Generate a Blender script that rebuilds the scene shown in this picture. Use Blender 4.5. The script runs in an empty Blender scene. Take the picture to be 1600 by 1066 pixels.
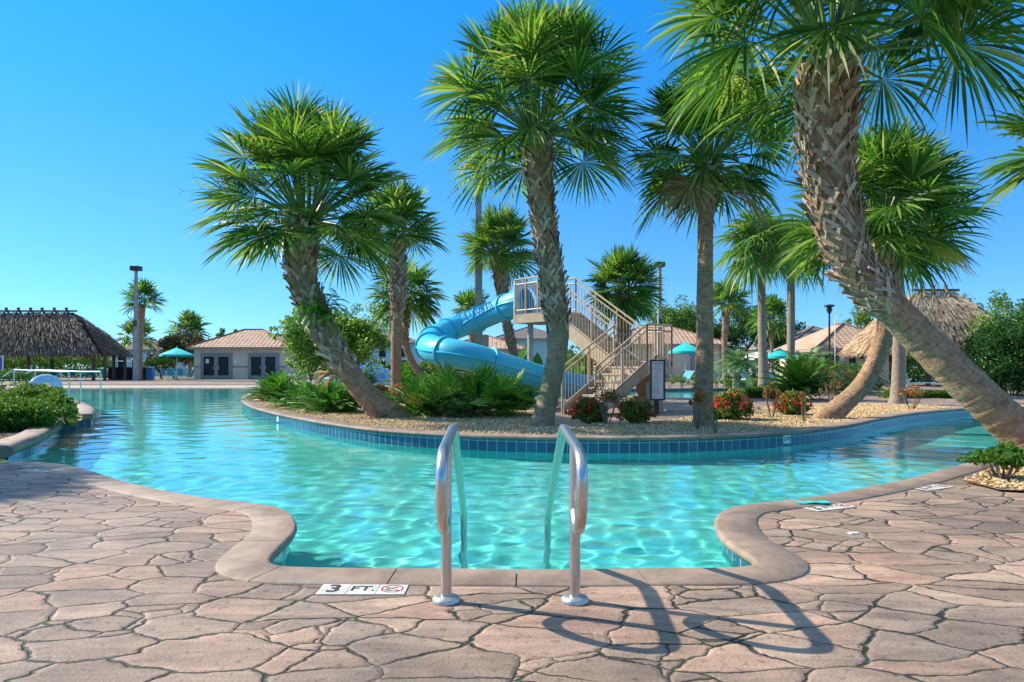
import bpy, math, random
import numpy as np
from mathutils import Vector, Matrix
from mathutils.geometry import tessellate_polygon
R = math.radians
SC = bpy.context.scene
COL = SC.collection
# ---------------------------------------------------------------- camera
F, H, YH, W = 1067.0, 1.1, 575.0, -0.13        # focal length in photo pixels, eye height, horizon row, water level
cam = bpy.data.cameras.new("camera"); cam.lens = 24.0; cam.sensor_width = 36.0
cam.shift_y = (YH - 533.0) / 1600.0; cam.clip_start = 0.05; cam.clip_end = 3000
camo = bpy.data.objects.new("camera", cam); COL.objects.link(camo)
camo.location = (0, 0, H); camo.rotation_euler = (R(90), 0, 0); SC.camera = camo
# ---------------------------------------------------------------- sky, sun, exposure
SUNV = Vector((-0.94 * math.cos(R(36)), 0.335 * math.cos(R(36)), math.sin(R(36)))).normalized()
wd = bpy.data.worlds.new("World"); SC.world = wd; wd.use_nodes = True
nt = wd.node_tree; bg = nt.nodes["Background"]
sky = nt.nodes.new("ShaderNodeTexSky"); sky.sky_type = 'NISHITA'; sky.sun_disc = False
sky.sun_elevation = R(36); sky.sun_rotation = math.atan2(SUNV.x, SUNV.y)
sky.air_density = 0.8; sky.dust_density = 0.0; sky.ozone_density = 4.0
# tint ramp over the sky: deeper cyan blue at the top of the view, pale cyan rather than yellow at the horizon
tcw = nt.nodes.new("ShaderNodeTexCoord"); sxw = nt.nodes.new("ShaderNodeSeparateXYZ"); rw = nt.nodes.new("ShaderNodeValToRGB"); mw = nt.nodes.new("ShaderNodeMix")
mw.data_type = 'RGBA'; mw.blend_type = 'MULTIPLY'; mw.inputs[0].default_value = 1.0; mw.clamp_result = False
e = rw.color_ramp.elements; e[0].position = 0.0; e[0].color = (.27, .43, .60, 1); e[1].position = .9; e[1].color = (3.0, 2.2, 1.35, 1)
for p_, c_ in ((.21, (.24, .56, .72, 1)), (.47, (.10, .72, 1.04, 1)), (.62, (.6, 1.15, 1.3, 1)), (.75, (2.4, 1.9, 1.35, 1))): x_ = e.new(p_); x_.color = c_  # highest stops brighten the unseen overhead sky as added neutral fill light
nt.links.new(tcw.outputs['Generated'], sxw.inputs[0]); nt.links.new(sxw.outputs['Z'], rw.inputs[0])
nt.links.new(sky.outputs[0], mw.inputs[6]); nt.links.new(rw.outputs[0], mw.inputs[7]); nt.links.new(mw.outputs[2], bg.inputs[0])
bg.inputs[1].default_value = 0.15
sun = bpy.data.lights.new("sun", 'SUN'); sun.energy = 4.0; sun.angle = R(0.5); sun.color = (1.0, 0.90, 0.74)
suno = bpy.data.objects.new("sun", sun); COL.objects.link(suno)
suno.rotation_euler = SUNV.to_track_quat('Z', 'Y').to_euler()
SC.view_settings.view_transform = 'Standard'; SC.view_settings.look = 'None'
SC.view_settings.gamma = 1.0; SC.view_settings.exposure = 0.95
SC.render.engine = 'CYCLES'
cy = SC.cycles
cy.use_denoising = True; cy.max_bounces = 10; cy.transparent_max_bounces = 16
cy.diffuse_bounces = 4; cy.glossy_bounces = 4; cy.transmission_bounces = 6
cy.caustics_refractive = True; cy.caustics_reflective = False; cy.blur_glossy = 0.5
cy.sample_clamp_indirect = 6.0
USE_MNEE = True
sun.cycles.is_caustics_light = USE_MNEE
# ---------------------------------------------------------------- helpers
def G(px, py, z=0.0):                    # photo pixel on a level surface at height z -> world point
    Y = (H - z) * F / (py - YH); return Vector(((px - 800.0) * Y / F, Y, z))
def A(px, py, Y):                        # photo pixel at distance Y -> world point
    return Vector(((px - 800.0) * Y / F, Y, H - (py - YH) * Y / F))
def yrow(py, z=0.0): return (H - z) * F / (py - YH)
def prop(o, label=None, cat=None, group=None, kind=None):
    if label: o["label"] = label
    if cat: o["category"] = cat
    if group: o["group"] = group
    if kind: o["kind"] = kind
    return o
def thing(name, label, cat, loc=(0, 0, 0), group=None, rz=0.0):
    o = bpy.data.objects.new(name, None); o.empty_display_size = 0.2; COL.objects.link(o)
    o.location = loc; o.rotation_euler = (0, 0, rz)
    return prop(o, label, cat, group)
ROOTLOC = {}
class MB:
    def __init__(s): s.v = []; s.f = []; s.n = 0; s.uv = None
    def add(s, v, f):
        v = np.asarray(v, dtype=np.float64).reshape(-1, 3)
        off = s.n
        s.v.append(v); s.n += len(v)
        if isinstance(f, np.ndarray): s.f.append(f + off)
        else:
            d = {}
            for q in f: d.setdefault(len(q), []).append(q)
            for k, L in d.items(): s.f.append(np.array(L, dtype=np.int64) + off)
        return s
    def build(s, name, mat, parent=None, smooth=False, local=False, uvf=None):
        V = np.concatenate(s.v) if s.v else np.zeros((0, 3))
        me = bpy.data.meshes.new(name)
        if parent is not None and not local:
            r = parent
            while r.parent: r = r.parent
            V = V - np.array(r.location)
        me.vertices.add(len(V)); me.vertices.foreach_set("co", V.astype(np.float32).ravel())
        nl = sum(a.size for a in s.f); nf = sum(len(a) for a in s.f)
        me.loops.add(nl); me.polygons.add(nf)
        me.loops.foreach_set("vertex_index", np.concatenate([a.ravel() for a in s.f]).astype(np.int32))
        starts = []; c = 0
        for a in s.f:
            starts.append(np.arange(len(a)) * a.shape[1] + c); c += a.size
        me.polygons.foreach_set("loop_start", np.concatenate(starts).astype(np.int32))
        me.update(calc_edges=True); me.validate()
        me.shade_smooth()
        if not smooth and nf < 60000: me.set_sharp_from_angle(angle=R(48))
        if mat: me.materials.append(mat)
        if uvf is not None:
            uv = me.uv_layers.new(name="UVMap"); li = np.zeros(len(me.loops), dtype=np.int32)
            me.loops.foreach_get("vertex_index", li)
            u = np.asarray(uvf)[li]; uv.data.foreach_set("uv", u.astype(np.float32).ravel())
        o = bpy.data.objects.new(name, me); COL.objects.link(o)
        if parent is not None: o.parent = parent
        return o
    def box(s, c, d, rz=0.0, rx=0.0, ry=0.0, taper=1.0):
        x, y, z = d[0] / 2, d[1] / 2, d[2] / 2
        P = np.array([[-x, -y, -z], [x, -y, -z], [x, y, -z], [-x, y, -z], [-x * taper, -y * taper, z], [x * taper, -y * taper, z], [x * taper, y * taper, z], [-x * taper, y * taper, z]])
        M = np.array((Matrix.Rotation(rz, 3, 'Z') @ Matrix.Rotation(ry, 3, 'Y') @ Matrix.Rotation(rx, 3, 'X')))
        return s.add(P @ M.T + np.array(c), [(0, 3, 2, 1), (4, 5, 6, 7), (0, 1, 5, 4), (1, 2, 6, 5), (2, 3, 7, 6), (3, 0, 4, 7)])
    def tube(s, pts, r, n=8, cap=True, closed=False):
        P = [Vector(p) for p in pts]; m = len(P)
        rr = list(r) if hasattr(r, '__len__') else [r] * m
        tang = []
        for i in range(m):
            if closed: t = P[(i + 1) % m] - P[i - 1]
            else: t = P[min(i + 1, m - 1)] - P[max(i - 1, 0)]
            tang.append(t.normalized() if t.length > 1e-9 else Vector((0, 0, 1)))
        ref = Vector((0, 0, 1)) if abs(tang[0].z) < .9 else Vector((1, 0, 0))
        a = tang[0].cross(ref).normalized(); V = []
        for i in range(m):
            a = (a - tang[i] * a.dot(tang[i])).normalized(); b = tang[i].cross(a)
            for k in range(n):
                t = 2 * math.pi * k / n; V.append(P[i] + (a * math.cos(t) + b * math.sin(t)) * rr[i])
        Fc = []
        for i in range(m if closed else m - 1):
            j = (i + 1) % m
            for k in range(n): Fc.append((i * n + k, i * n + (k + 1) % n, j * n + (k + 1) % n, j * n + k))
        s.add([tuple(v) for v in V], Fc)
        if cap and not closed:
            for i, rev in ((0, True), (m - 1, False)):
                ring = [tuple(v) for v in V[i * n:(i + 1) * n]]
                idx = list(range(n)); 
                if not rev: idx = idx
                else: idx = idx[::-1]
                s.add(ring, [tuple(idx)])
        return s
    def lathe(s, c, prof, n=16, sq=1.0):
        V = []; 
        for (r, z) in prof:
            for k in range(n):
                t = 2 * math.pi * k / n; V.append((c[0] + r * math.cos(t), c[1] + r * math.sin(t) * sq, c[2] + z))
        Fc = [(i * n + k, i * n + (k + 1) % n, (i + 1) * n + (k + 1) % n, (i + 1) * n + k) for i in range(len(prof) - 1) for k in range(n)]
        return s.add(V, Fc)
    def poly(s, pts, holes=(), z=None):
        loops = [[Vector((p[0], p[1], 0)) for p in pts]] + [[Vector((p[0], p[1], 0)) for p in h] for h in holes]
        tris = tessellate_polygon(loops); flat = [p for L in [pts] + list(holes) for p in L]
        V = [(p[0], p[1], z if z is not None else p[2]) for p in flat]
        T = []
        for a, b, c in tris:
            A_, B_, C_ = V[a], V[b], V[c]
            cr = (B_[0] - A_[0]) * (C_[1] - A_[1]) - (B_[1] - A_[1]) * (C_[0] - A_[0])
            T.append((a, b, c) if cr > 0 else (a, c, b))
        return s.add(V, T)
def catmull(P, step=8, closed=False):
    P = [tuple(p) for p in P]; n = len(P); out = []
    for i in range(n if closed else n - 1):
        p0 = P[(i - 1) % n] if (closed or i > 0) else P[0]; p1 = P[i]; p2 = P[(i + 1) % n]
        p3 = P[(i + 2) % n] if (closed or i + 2 < n) else P[n - 1]
        for k in range(step):
            t = k / step; t2 = t * t; t3 = t2 * t
            out.append(tuple(0.5 * (2 * b + (c - a) * t + (2 * a - 5 * b + 4 * c - d) * t2 + (-a + 3 * b - 3 * c + d) * t3) for a, b, c, d in zip(p0, p1, p2, p3)))
    if not closed: out.append(P[-1])
    return out
def offset(P, d):                          # + d = to the left of travel
    out = []; n = len(P)
    for i in range(n):
        a = P[max(i - 1, 0)]; b = P[min(i + 1, n - 1)]
        t = Vector((b[0] - a[0], b[1] - a[1])).normalized()
        out.append((P[i][0] - t.y * d, P[i][1] + t.x * d))
    return out
def sweep(P, prof):                        # prof: list of (left offset, z)
    mb = MB(); rows = [[(x, y, z) for x, y in offset(P, d)] for d, z in prof]
    n = len(P); V = [p for r_ in rows for p in r_]
    Fc = [(i * n + k, (i + 1) * n + k, (i + 1) * n + k + 1, i * n + k + 1) for i in range(len(prof) - 1) for k in range(n - 1)]
    return mb.add(V, Fc)
def copy_tree(o, parent=None):
    c = o.copy(); COL.objects.link(c); c.parent = parent
    for ch in list(o.children): copy_tree(ch, c)
    return c
# ---------------------------------------------------------------- materials
def nmat(name):
    m = bpy.data.materials.new(name); m.use_nodes = True
    return m, m.node_tree.nodes, m.node_tree.links, m.node_tree.nodes["Principled BSDF"]
def mat(name, c1, c2=None, scale=5.0, rough=0.7, bump=0.0, bscale=None, metal=0.0, stretch=(1, 1, 1), detail=4.0, lo=0.35, hi=0.65, coat=0.0, spec=None):
    m, N, L, B = nmat(name); B.inputs['Roughness'].default_value = rough; B.inputs['Metallic'].default_value = metal
    if coat: B.inputs['Coat Weight'].default_value = coat; B.inputs['Coat Roughness'].default_value = .12
    if spec is not None: B.inputs['Specular IOR Level'].default_value = spec
    tc = N.new("ShaderNodeTexCoord"); mp = N.new("ShaderNodeMapping"); mp.inputs['Scale'].default_value = stretch
    L.new(tc.outputs['Object'], mp.inputs[0])
    if c2 is None: c2 = tuple(x * 0.8 for x in c1)
    n = N.new("ShaderNodeTexNoise"); n.inputs['Scale'].default_value = scale; n.inputs['Detail'].default_value = detail
    L.new(mp.outputs[0], n.inputs[0])
    r = N.new("ShaderNodeValToRGB"); r.color_ramp.elements[0].position = lo; r.color_ramp.elements[1].position = hi
    r.color_ramp.elements[0].color = (*c2, 1); r.color_ramp.elements[1].color = (*c1, 1)
    L.new(n.outputs[0], r.inputs[0]); L.new(r.outputs[0], B.inputs['Base Color'])
    if bump:
        n2 = N.new("ShaderNodeTexNoise"); n2.inputs['Scale'].default_value = bscale or scale * 3; n2.inputs['Detail'].default_value = 6
        L.new(mp.outputs[0], n2.inputs[0]); b = N.new("ShaderNodeBump"); b.inputs['Strength'].default_value = bump
        b.inputs['Distance'].default_value = 0.02
        L.new(n2.outputs[0], b.inputs['Height']); L.new(b.outputs[0], B.inputs['Normal'])
    return m
def leafmat(name, cols, rough=0.5, trans=0.3, tcol=None, spec=.4, clump=1.5):
    """each leaf (mesh island) draws its own tint between the given colours"""
    m, N, L, B = nmat(name); B.inputs['Roughness'].default_value = rough; B.inputs['Specular IOR Level'].default_value = spec
    g = N.new("ShaderNodeNewGeometry"); r = N.new("ShaderNodeValToRGB")
    e = r.color_ramp.elements; k = len(cols)
    e[0].color = (*cols[0][1], 1); e[0].position = cols[0][0]
    e[1].color = (*cols[-1][1], 1); e[1].position = cols[-1][0]
    for p, c in cols[1:-1]:
        x = e.new(p); x.color = (*c, 1)
    L.new(g.outputs['Random Per Island'], r.inputs[0])
    L.new(r.outputs[0], B.inputs['Base Color'])
    t = N.new("ShaderNodeBsdfTranslucent"); hs_ = N.new("ShaderNodeHueSaturation"); hs_.inputs['Value'].default_value = 1.5; hs_.inputs['Hue'].default_value = 0.485
    L.new(r.outputs[0], hs_.inputs['Color']); L.new(hs_.outputs[0], t.inputs[0])
    mx = N.new("ShaderNodeMixShader"); mx.inputs[0].default_value = trans
    L.new(B.outputs[0], mx.inputs[1]); L.new(t.outputs[0], mx.inputs[2])
    L.new(mx.outputs[0], N["Material Output"].inputs[0])
    return m
M = {}
GR = lambda a, b, c: (a, b, c)
M['palm'] = leafmat("palm_leaf", [(0, GR(.015, .075, .01)), (.45, GR(.055, .17, .016)), (.8, GR(.13, .30, .025)), (1, GR(.34, .38, .08))], rough=.45, trans=.45, spec=.35)
M['palm_bright'] = leafmat("palm_leaf_bright", [(0, GR(.05, .16, .02)), (.6, GR(.11, .27, .03)), (1, GR(.25, .3, .06))], rough=.4, trans=.35)
M['palm_grey'] = leafmat("palm_leaf_grey", [(0, GR(.10, .2, .07)), (.6, GR(.2, .32, .13)), (1, GR(.3, .4, .2))], rough=.5, trans=.3)
M['dead'] = leafmat("dead_frond", [(0, GR(.25, .15, .07)), (1, GR(.5, .36, .2))], rough=.8, trans=.15)
M['yellow'] = leafmat("yellowing_frond", [(0, GR(.35, .3, .03)), (1, GR(.6, .42, .05))], rough=.6, trans=.3)
M['petiole'] = mat("petiole", (.14, .25, .05), (.09, .17, .03), rough=.4)
M['stalk'] = mat("flower_stalk", (.4, .3, .22), (.28, .2, .14), rough=.8)
M['shrub'] = leafmat("shrub_leaf", [(0, GR(.02, .085, .012)), (.6, GR(.06, .19, .02)), (1, GR(.15, .3, .04))], rough=.4)
M['hedge'] = leafmat("hedge_leaf", [(0, GR(.025, .1, .012)), (.6, GR(.07, .2, .02)), (1, GR(.22, .36, .045))], rough=.62, spec=.2)
M['loquat'] = leafmat("small_tree_leaf", [(0, GR(.05, .15, .02)), (.5, GR(.14, .30, .03)), (1, GR(.32, .48, .08))], rough=.4, trans=.4)
M['fern'] = leafmat("fern_leaf", [(0, GR(.02, .12, .01)), (.6, GR(.06, .27, .018)), (1, GR(.15, .45, .04))], rough=.4)
M['cycad'] = leafmat("cycad_leaf", [(0, GR(.045, .18, .015)), (1, GR(.2, .42, .04))], rough=.35)
M['croton'] = leafmat("croton_leaf", [(0, GR(.1, .12, .02)), (.4, GR(.42, .15, .03)), (.7, GR(.6, .26, .05)), (1, GR(.22, .25, .04))], rough=.45)
M['crotondark'] = leafmat("croton_leaf_dark", [(0, GR(.07, .09, .02)), (.5, GR(.25, .13, .03)), (1, GR(.35, .27, .05))], rough=.45)
M['ixleaf'] = leafmat("ixora_leaf", [(0, GR(.04, .12, .015)), (.6, GR(.13, .26, .03)), (1, GR(.36, .34, .06))], rough=.4)
M['ixflower'] = leafmat("ixora_flower", [(0, GR(.45, .015, .015)), (.7, GR(.75, .05, .03)), (1, GR(.8, .18, .08))], rough=.6, trans=.2)
M['magnolia'] = leafmat("magnolia_leaf", [(0, GR(.03, .05, .015)), (.4, GR(.09, .09, .025)), (.8, GR(.18, .11, .05)), (1, GR(.12, .2, .04))], rough=.35, trans=.15)
M['tree'] = leafmat("tree_leaf", [(0, GR(.025, .08, .02)), (.6, GR(.06, .15, .03)), (1, GR(.13, .25, .05))], rough=.5)
M['treebright'] = leafmat("tree_leaf_bright", [(0, GR(.06, .14, .02)), (.6, GR(.13, .27, .03)), (1, GR(.25, .4, .06))], rough=.5)
M['dark'] = leafmat("dark_shrub_leaf", [(0, GR(.012, .06, .01)), (.6, GR(.03, .12, .015)), (1, GR(.08, .2, .03))], rough=.4)
M['banana'] = leafmat("broad_leaf", [(0, GR(.04, .15, .02)), (1, GR(.14, .32, .04))], rough=.35, trans=.35)
M['mulchleaf'] = leafmat("fallen_leaf", [(0, GR(.12, .06, .03)), (1, GR(.35, .2, .1))], rough=.8, trans=.05)
M['stem'] = mat("stem", (.3, .22, .15), (.18, .13, .09), scale=20, rough=.9)
M['bark'] = mat("bark", (.25, .18, .12), (.13, .09, .06), scale=8, rough=.9, bump=.6)
M['steel'] = mat("brushed_steel", (.62, .60, .57), (.52, .50, .47), scale=60, rough=.33, metal=1.0, stretch=(1, 1, .15), bump=.02)
M['cap'] = mat("cast_escutcheon", (.6, .58, .54), (.45, .43, .4), scale=30, rough=.4, metal=.8, bump=.1)
M['beige_metal'] = mat("beige_painted_metal", (.54, .41, .27), (.46, .34, .22), scale=6, rough=.45)
M['beige_conc'] = mat("beige_concrete", (.46, .36, .25), (.34, .27, .18), scale=3, rough=.85, bump=.15)
M['tread'] = mat("concrete_tread", (.54, .45, .33), (.42, .34, .25), scale=9, rough=.85, bump=.1)
M['conc'] = mat("grey_concrete", (.42, .39, .35), (.3, .28, .25), scale=4, rough=.85, bump=.15)
M['slide'] = mat("blue_fibreglass", (.045, .54, .76), (.03, .46, .68), scale=1.2, rough=.42, coat=.12, lo=.2, hi=.8)
M['slidein'] = mat("pale_fibreglass", (.6, .58, .52), (.5, .48, .43), rough=.4)
M['panel'] = mat("white_panel", (.72, .74, .74), (.6, .62, .63), rough=.4)
M['markerwhite'] = mat('glazed_marker', (.66, .64, .58), (.5, .48, .42), scale=9, rough=.5)
M['white'] = mat("white_paint", (.8, .8, .78), (.72, .72, .7), rough=.5)
M['black'] = mat("black_paint", (.02, .02, .022), (.035, .035, .035), rough=.4)
M['darkgrey'] = mat("dark_grey", (.07, .07, .075), (.05, .05, .05), rough=.6)
M['ink'] = mat("dark_ink", (.04, .045, .06), (.03, .03, .04), rough=.6)
M['grey_ink'] = mat("grey_ink", (.16, .16, .17), (.12, .12, .13), rough=.7)
M['redink'] = mat("red_ink", (.55, .06, .05), rough=.6)
M['teal'] = mat("teal_canvas", (.02, .56, .54), (.015, .48, .47), scale=3, rough=.7)
M['tealsling'] = mat("teal_sling", (.02, .36, .44), (.015, .28, .36), scale=5, rough=.6)
M['alu'] = mat("white_frame", (.7, .72, .72), (.6, .62, .62), rough=.35, metal=.2)
M['blueplastic'] = mat("blue_plastic", (.03, .2, .5), rough=.4)
M['wall_beige'] = mat("beige_stucco", (.80, .64, .46), (.72, .57, .41), scale=2, rough=.9, bump=.1, bscale=40)
M['wall_white'] = mat("white_siding", (.68, .69, .70), (.6, .61, .63), scale=1, rough=.8)
M['trim'] = mat("grey_green_trim", (.3, .31, .28), (.25, .26, .23), rough=.6)
M['fascia'] = mat("taupe_fascia", (.4, .33, .26), (.34, .28, .22), rough=.7)
M['glass'] = mat("dark_glass", (.02, .026, .032), (.03, .035, .04), scale=.8, rough=.15, spec=.12)
M['greyroof'] = mat("grey_shingle", (.2, .17, .155), (.13, .11, .1), scale=3, rough=.9)
M['grass'] = mat("grass", (.07, .16, .03), (.04, .10, .02), scale=6, rough=.9, bump=.5)
M['mulch'] = mat("mulch", (.13, .085, .055), (.06, .04, .027), scale=25, rough=.95, bump=.9, bscale=60)
M['skin'] = mat("skin", (.5, .3, .2), rough=.6)
M['wood'] = mat("weathered_post", (.18, .12, .08), (.1, .07, .05), scale=10, rough=.9, stretch=(1, 1, .2))
M['mortar'] = mat("mortar", (.055, .06, .035), (.03, .035, .02), scale=20, rough=.95, bump=.5)
def vinyl():
    m, N, L, B = nmat("clear_blue_vinyl")
    B.inputs['Base Color'].default_value = (.42, .72, .9, 1); B.inputs['Roughness'].default_value = .1
    t = N.new("ShaderNodeBsdfTransparent"); t.inputs[0].default_value = (.7, .88, .96, 1)
    mx = N.new("ShaderNodeMixShader"); mx.inputs[0].default_value = .6
    L.new(t.outputs[0], mx.inputs[1]); L.new(B.outputs[0], mx.inputs[2]); L.new(mx.outputs[0], N["Material Output"].inputs[0])
    return m
M['vinyl'] = vinyl()
def math_(N, L, op, a, b=None, c=None):
    n = N.new("ShaderNodeMath"); n.operation = op
    for i, x in enumerate((a, b, c)):
        if x is None: continue
        if isinstance(x, (int, float)): n.inputs[i].default_value = x
        else: L.new(x, n.inputs[i])
    return n.outputs[0]
def flagstone(name, scale=4.5, far=False):
    m, N, L, B = nmat(name)
    tc = N.new("ShaderNodeTexCoord"); mp = N.new("ShaderNodeMapping"); mp.inputs['Rotation'].default_value = (0, 0, .45); mp.inputs['Scale'].default_value = (.78, 1.22, 1)
    L.new(tc.outputs['Object'], mp.inputs[0])
    # wobble the joints
    n1 = N.new("ShaderNodeTexNoise"); n1.inputs['Scale'].default_value = 1.7; n1.inputs['Detail'].default_value = 2; L.new(mp.outputs[0], n1.inputs[0])
    n2 = N.new("ShaderNodeTexNoise"); n2.inputs['Scale'].default_value = 14; n2.inputs['Detail'].default_value = 3; L.new(mp.outputs[0], n2.inputs[0])
    va = N.new("ShaderNodeVectorMath"); va.operation = 'MULTIPLY_ADD'; va.inputs[1].default_value = (.30, .30, 0); L.new(n1.outputs[1], va.inputs[0]); L.new(mp.outputs[0], va.inputs[2])
    vb = N.new("ShaderNodeVectorMath"); vb.operation = 'MULTIPLY_ADD'; vb.inputs[1].default_value = (.05, .05, 0); L.new(n2.outputs[1], vb.inputs[0]); L.new(va.outputs[0], vb.inputs[2])
    def vor(feat, sc):
        v = N.new("ShaderNodeTexVoronoi"); v.voronoi_dimensions = '2D'; v.feature = feat; v.inputs['Scale'].default_value = sc; L.new(vb.outputs[0], v.inputs['Vector']); return v
    S1, S2 = scale * .80, scale * 1.05
    d1 = vor('DISTANCE_TO_EDGE', S1); c1 = vor('F1', S1); d2 = vor('DISTANCE_TO_EDGE', S2); c2 = vor('F1', S2)
    sp1 = N.new("ShaderNodeSeparateColor"); L.new(c1.outputs['Color'], sp1.inputs[0])
    pick = math_(N, L, 'GREATER_THAN', sp1.outputs[1], .80)                       # these big stones are broken into smaller ones
    a1 = math_(N, L, 'DIVIDE', d1.outputs[0], S1); a2 = math_(N, L, 'DIVIDE', d2.outputs[0], S2)
    a2b = math_(N, L, 'MULTIPLY_ADD', math_(N, L, 'SUBTRACT', 1.0, pick), 1.0, a2)
    dist = math_(N, L, 'MINIMUM', a1, a2b)
    vc = N.new("ShaderNodeMix"); vc.data_type = 'RGBA'; L.new(pick, vc.inputs[0]); L.new(c1.outputs['Color'], vc.inputs[6])
    ad = N.new("ShaderNodeMix"); ad.data_type = 'RGBA'; ad.blend_type = 'DIFFERENCE'; ad.inputs[0].default_value = 1; L.new(c1.outputs['Color'], ad.inputs[6]); L.new(c2.outputs['Color'], ad.inputs[7]); L.new(ad.outputs[2], vc.inputs[7])
    vcol = vc.outputs[2]
    n3 = N.new("ShaderNodeTexNoise"); n3.inputs['Scale'].default_value = 3.4; n3.inputs['Detail'].default_value = 3; L.new(mp.outputs[0], n3.inputs[0])
    w = math_(N, L, 'MULTIPLY_ADD', n3.outputs[0], .031, -.0095)
    w = math_(N, L, 'MAXIMUM', w, .0022)
    k = math_(N, L, 'DIVIDE', dist, w)
    mr = N.new("ShaderNodeMapRange"); mr.interpolation_type = 'SMOOTHSTEP'; mr.inputs['From Min'].default_value = .6; mr.inputs['From Max'].default_value = 1.2; L.new(k, mr.inputs[0])
    # stone colour: per-stone tint + blotches + fine grain
    sep = N.new("ShaderNodeSeparateColor"); L.new(vcol, sep.inputs[0])
    r1 = N.new("ShaderNodeValToRGB"); e = r1.color_ramp.elements
    e[0].color = (.28, .20, .148, 1); e[1].color = (.46, .33, .24, 1); x = e.new(.45); x.color = (.36, .27, .205, 1); x = e.new(.7); x.color = (.43, .275, .195, 1); L.new(sep.outputs[0], r1.inputs[0])
    nb = N.new("ShaderNodeTexNoise"); nb.inputs['Scale'].default_value = 1.3; nb.inputs['Detail'].default_value = 8; nb.inputs['Roughness'].default_value = .65; L.new(tc.outputs['Object'], nb.inputs[0])
    rb = N.new("ShaderNodeValToRGB"); rb.color_ramp.elements[0].position = .3; rb.color_ramp.elements[1].position = .72
    rb.color_ramp.elements[0].color = (.62, .65, .68, 1); rb.color_ramp.elements[1].color = (1.3, 1.24, 1.18, 1); L.new(nb.outputs[0], rb.inputs[0])
    m1 = N.new("ShaderNodeMix"); m1.data_type = 'RGBA'; m1.blend_type = 'MULTIPLY'; m1.inputs[0].default_value = 1; L.new(r1.outputs[0], m1.inputs[6]); L.new(rb.outputs[0], m1.inputs[7])
    # directional cleft streaks
    mp2 = N.new("ShaderNodeMapping"); mp2.inputs['Rotation'].default_value = (0, 0, .3); mp2.inputs['Scale'].default_value = (2.5, 14, 1); L.new(tc.outputs['Object'], mp2.inputs[0])
    va2 = N.new("ShaderNodeVectorMath"); va2.operation = 'MULTIPLY_ADD'; va2.inputs[1].default_value = (9, 9, 0); L.new(vcol, va2.inputs[0]); L.new(mp2.outputs[0], va2.inputs[2])
    nf = N.new("ShaderNodeTexNoise"); nf.inputs['Scale'].default_value = 1.0; nf.inputs['Detail'].default_value = 7; nf.inputs['Roughness'].default_value = .62; nf.inputs['Distortion'].default_value = .8; L.new(va2.outputs[0], nf.inputs[0])
    rf = N.new("ShaderNodeValToRGB"); rf.color_ramp.elements[0].position = .25; rf.color_ramp.elements[1].position = .75
    rf.color_ramp.elements[0].color = (.68, .67, .66, 1); rf.color_ramp.elements[1].color = (1.25, 1.25, 1.25, 1); L.new(nf.outputs[0], rf.inputs[0])
    m2 = N.new("ShaderNodeMix"); m2.data_type = 'RGBA'; m2.blend_type = 'MULTIPLY'; m2.inputs[0].default_value = 1; L.new(m1.outputs[2], m2.inputs[6]); L.new(rf.outputs[0], m2.inputs[7])
    # weathering: broad damp and dirty patches, small dark specks
    ns = N.new("ShaderNodeTexNoise"); ns.inputs['Scale'].default_value = .9; ns.inputs['Detail'].default_value = 9; ns.inputs['Roughness'].default_value = .72; ns.inputs['Distortion'].default_value = .6; L.new(mp.outputs[0], ns.inputs[0])
    rs_ = N.new("ShaderNodeValToRGB"); rs_.color_ramp.elements[0].position = .40; rs_.color_ramp.elements[1].position = .56; rs_.color_ramp.elements[0].color = (.66, .66, .68, 1); rs_.color_ramp.elements[1].color = (1, 1, 1, 1); L.new(ns.outputs[0], rs_.inputs[0])
    m2b = N.new("ShaderNodeMix"); m2b.data_type = 'RGBA'; m2b.blend_type = 'MULTIPLY'; m2b.inputs[0].default_value = .8; L.new(m2.outputs[2], m2b.inputs[6]); L.new(rs_.outputs[0], m2b.inputs[7])
    nk = N.new("ShaderNodeTexNoise"); nk.inputs['Scale'].default_value = 26; nk.inputs['Detail'].default_value = 5; L.new(tc.outputs['Object'], nk.inputs[0])
    rk = N.new("ShaderNodeValToRGB"); rk.color_ramp.elements[0].position = .30; rk.color_ramp.elements[1].position = .42; rk.color_ramp.elements[0].color = (.45, .42, .4, 1); rk.color_ramp.elements[1].color = (1, 1, 1, 1); L.new(nk.outputs[0], rk.inputs[0])
    m2 = N.new("ShaderNodeMix"); m2.data_type = 'RGBA'; m2.blend_type = 'MULTIPLY'; m2.inputs[0].default_value = .8; L.new(m2b.outputs[2], m2.inputs[6]); L.new(rk.outputs[0], m2.inputs[7])
    # mortar / moss
    rm = N.new("ShaderNodeValToRGB"); rm.color_ramp.elements[0].color = (.02, .018, .012, 1); rm.color_ramp.elements[1].color = (.045, .055, .022, 1); rm.color_ramp.elements[0].position = .4; rm.color_ramp.elements[1].position = .6; L.new(n2.outputs[0], rm.inputs[0])
    m3 = N.new("ShaderNodeMix"); m3.data_type = 'RGBA'; L.new(mr.outputs[0], m3.inputs[0]); L.new(rm.outputs[0], m3.inputs[6]); L.new(m2.outputs[2], m3.inputs[7])
    L.new(m3.outputs[2], B.inputs['Base Color']); B.inputs['Roughness'].default_value = .72
    ng = N.new("ShaderNodeTexNoise"); ng.inputs['Scale'].default_value = 70; ng.inputs['Detail'].default_value = 4; L.new(tc.outputs['Object'], ng.inputs[0])
    edge = N.new("ShaderNodeMapRange"); edge.interpolation_type = 'SMOOTHSTEP'; edge.inputs['From Max'].default_value = .022; L.new(dist, edge.inputs[0])
    h = math_(N, L, 'MULTIPLY_ADD', mr.outputs[0], 1.0, math_(N, L, 'MULTIPLY', nf.outputs[0], 1.0))
    h = math_(N, L, 'MULTIPLY_ADD', edge.outputs[0], .5, h)
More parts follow.
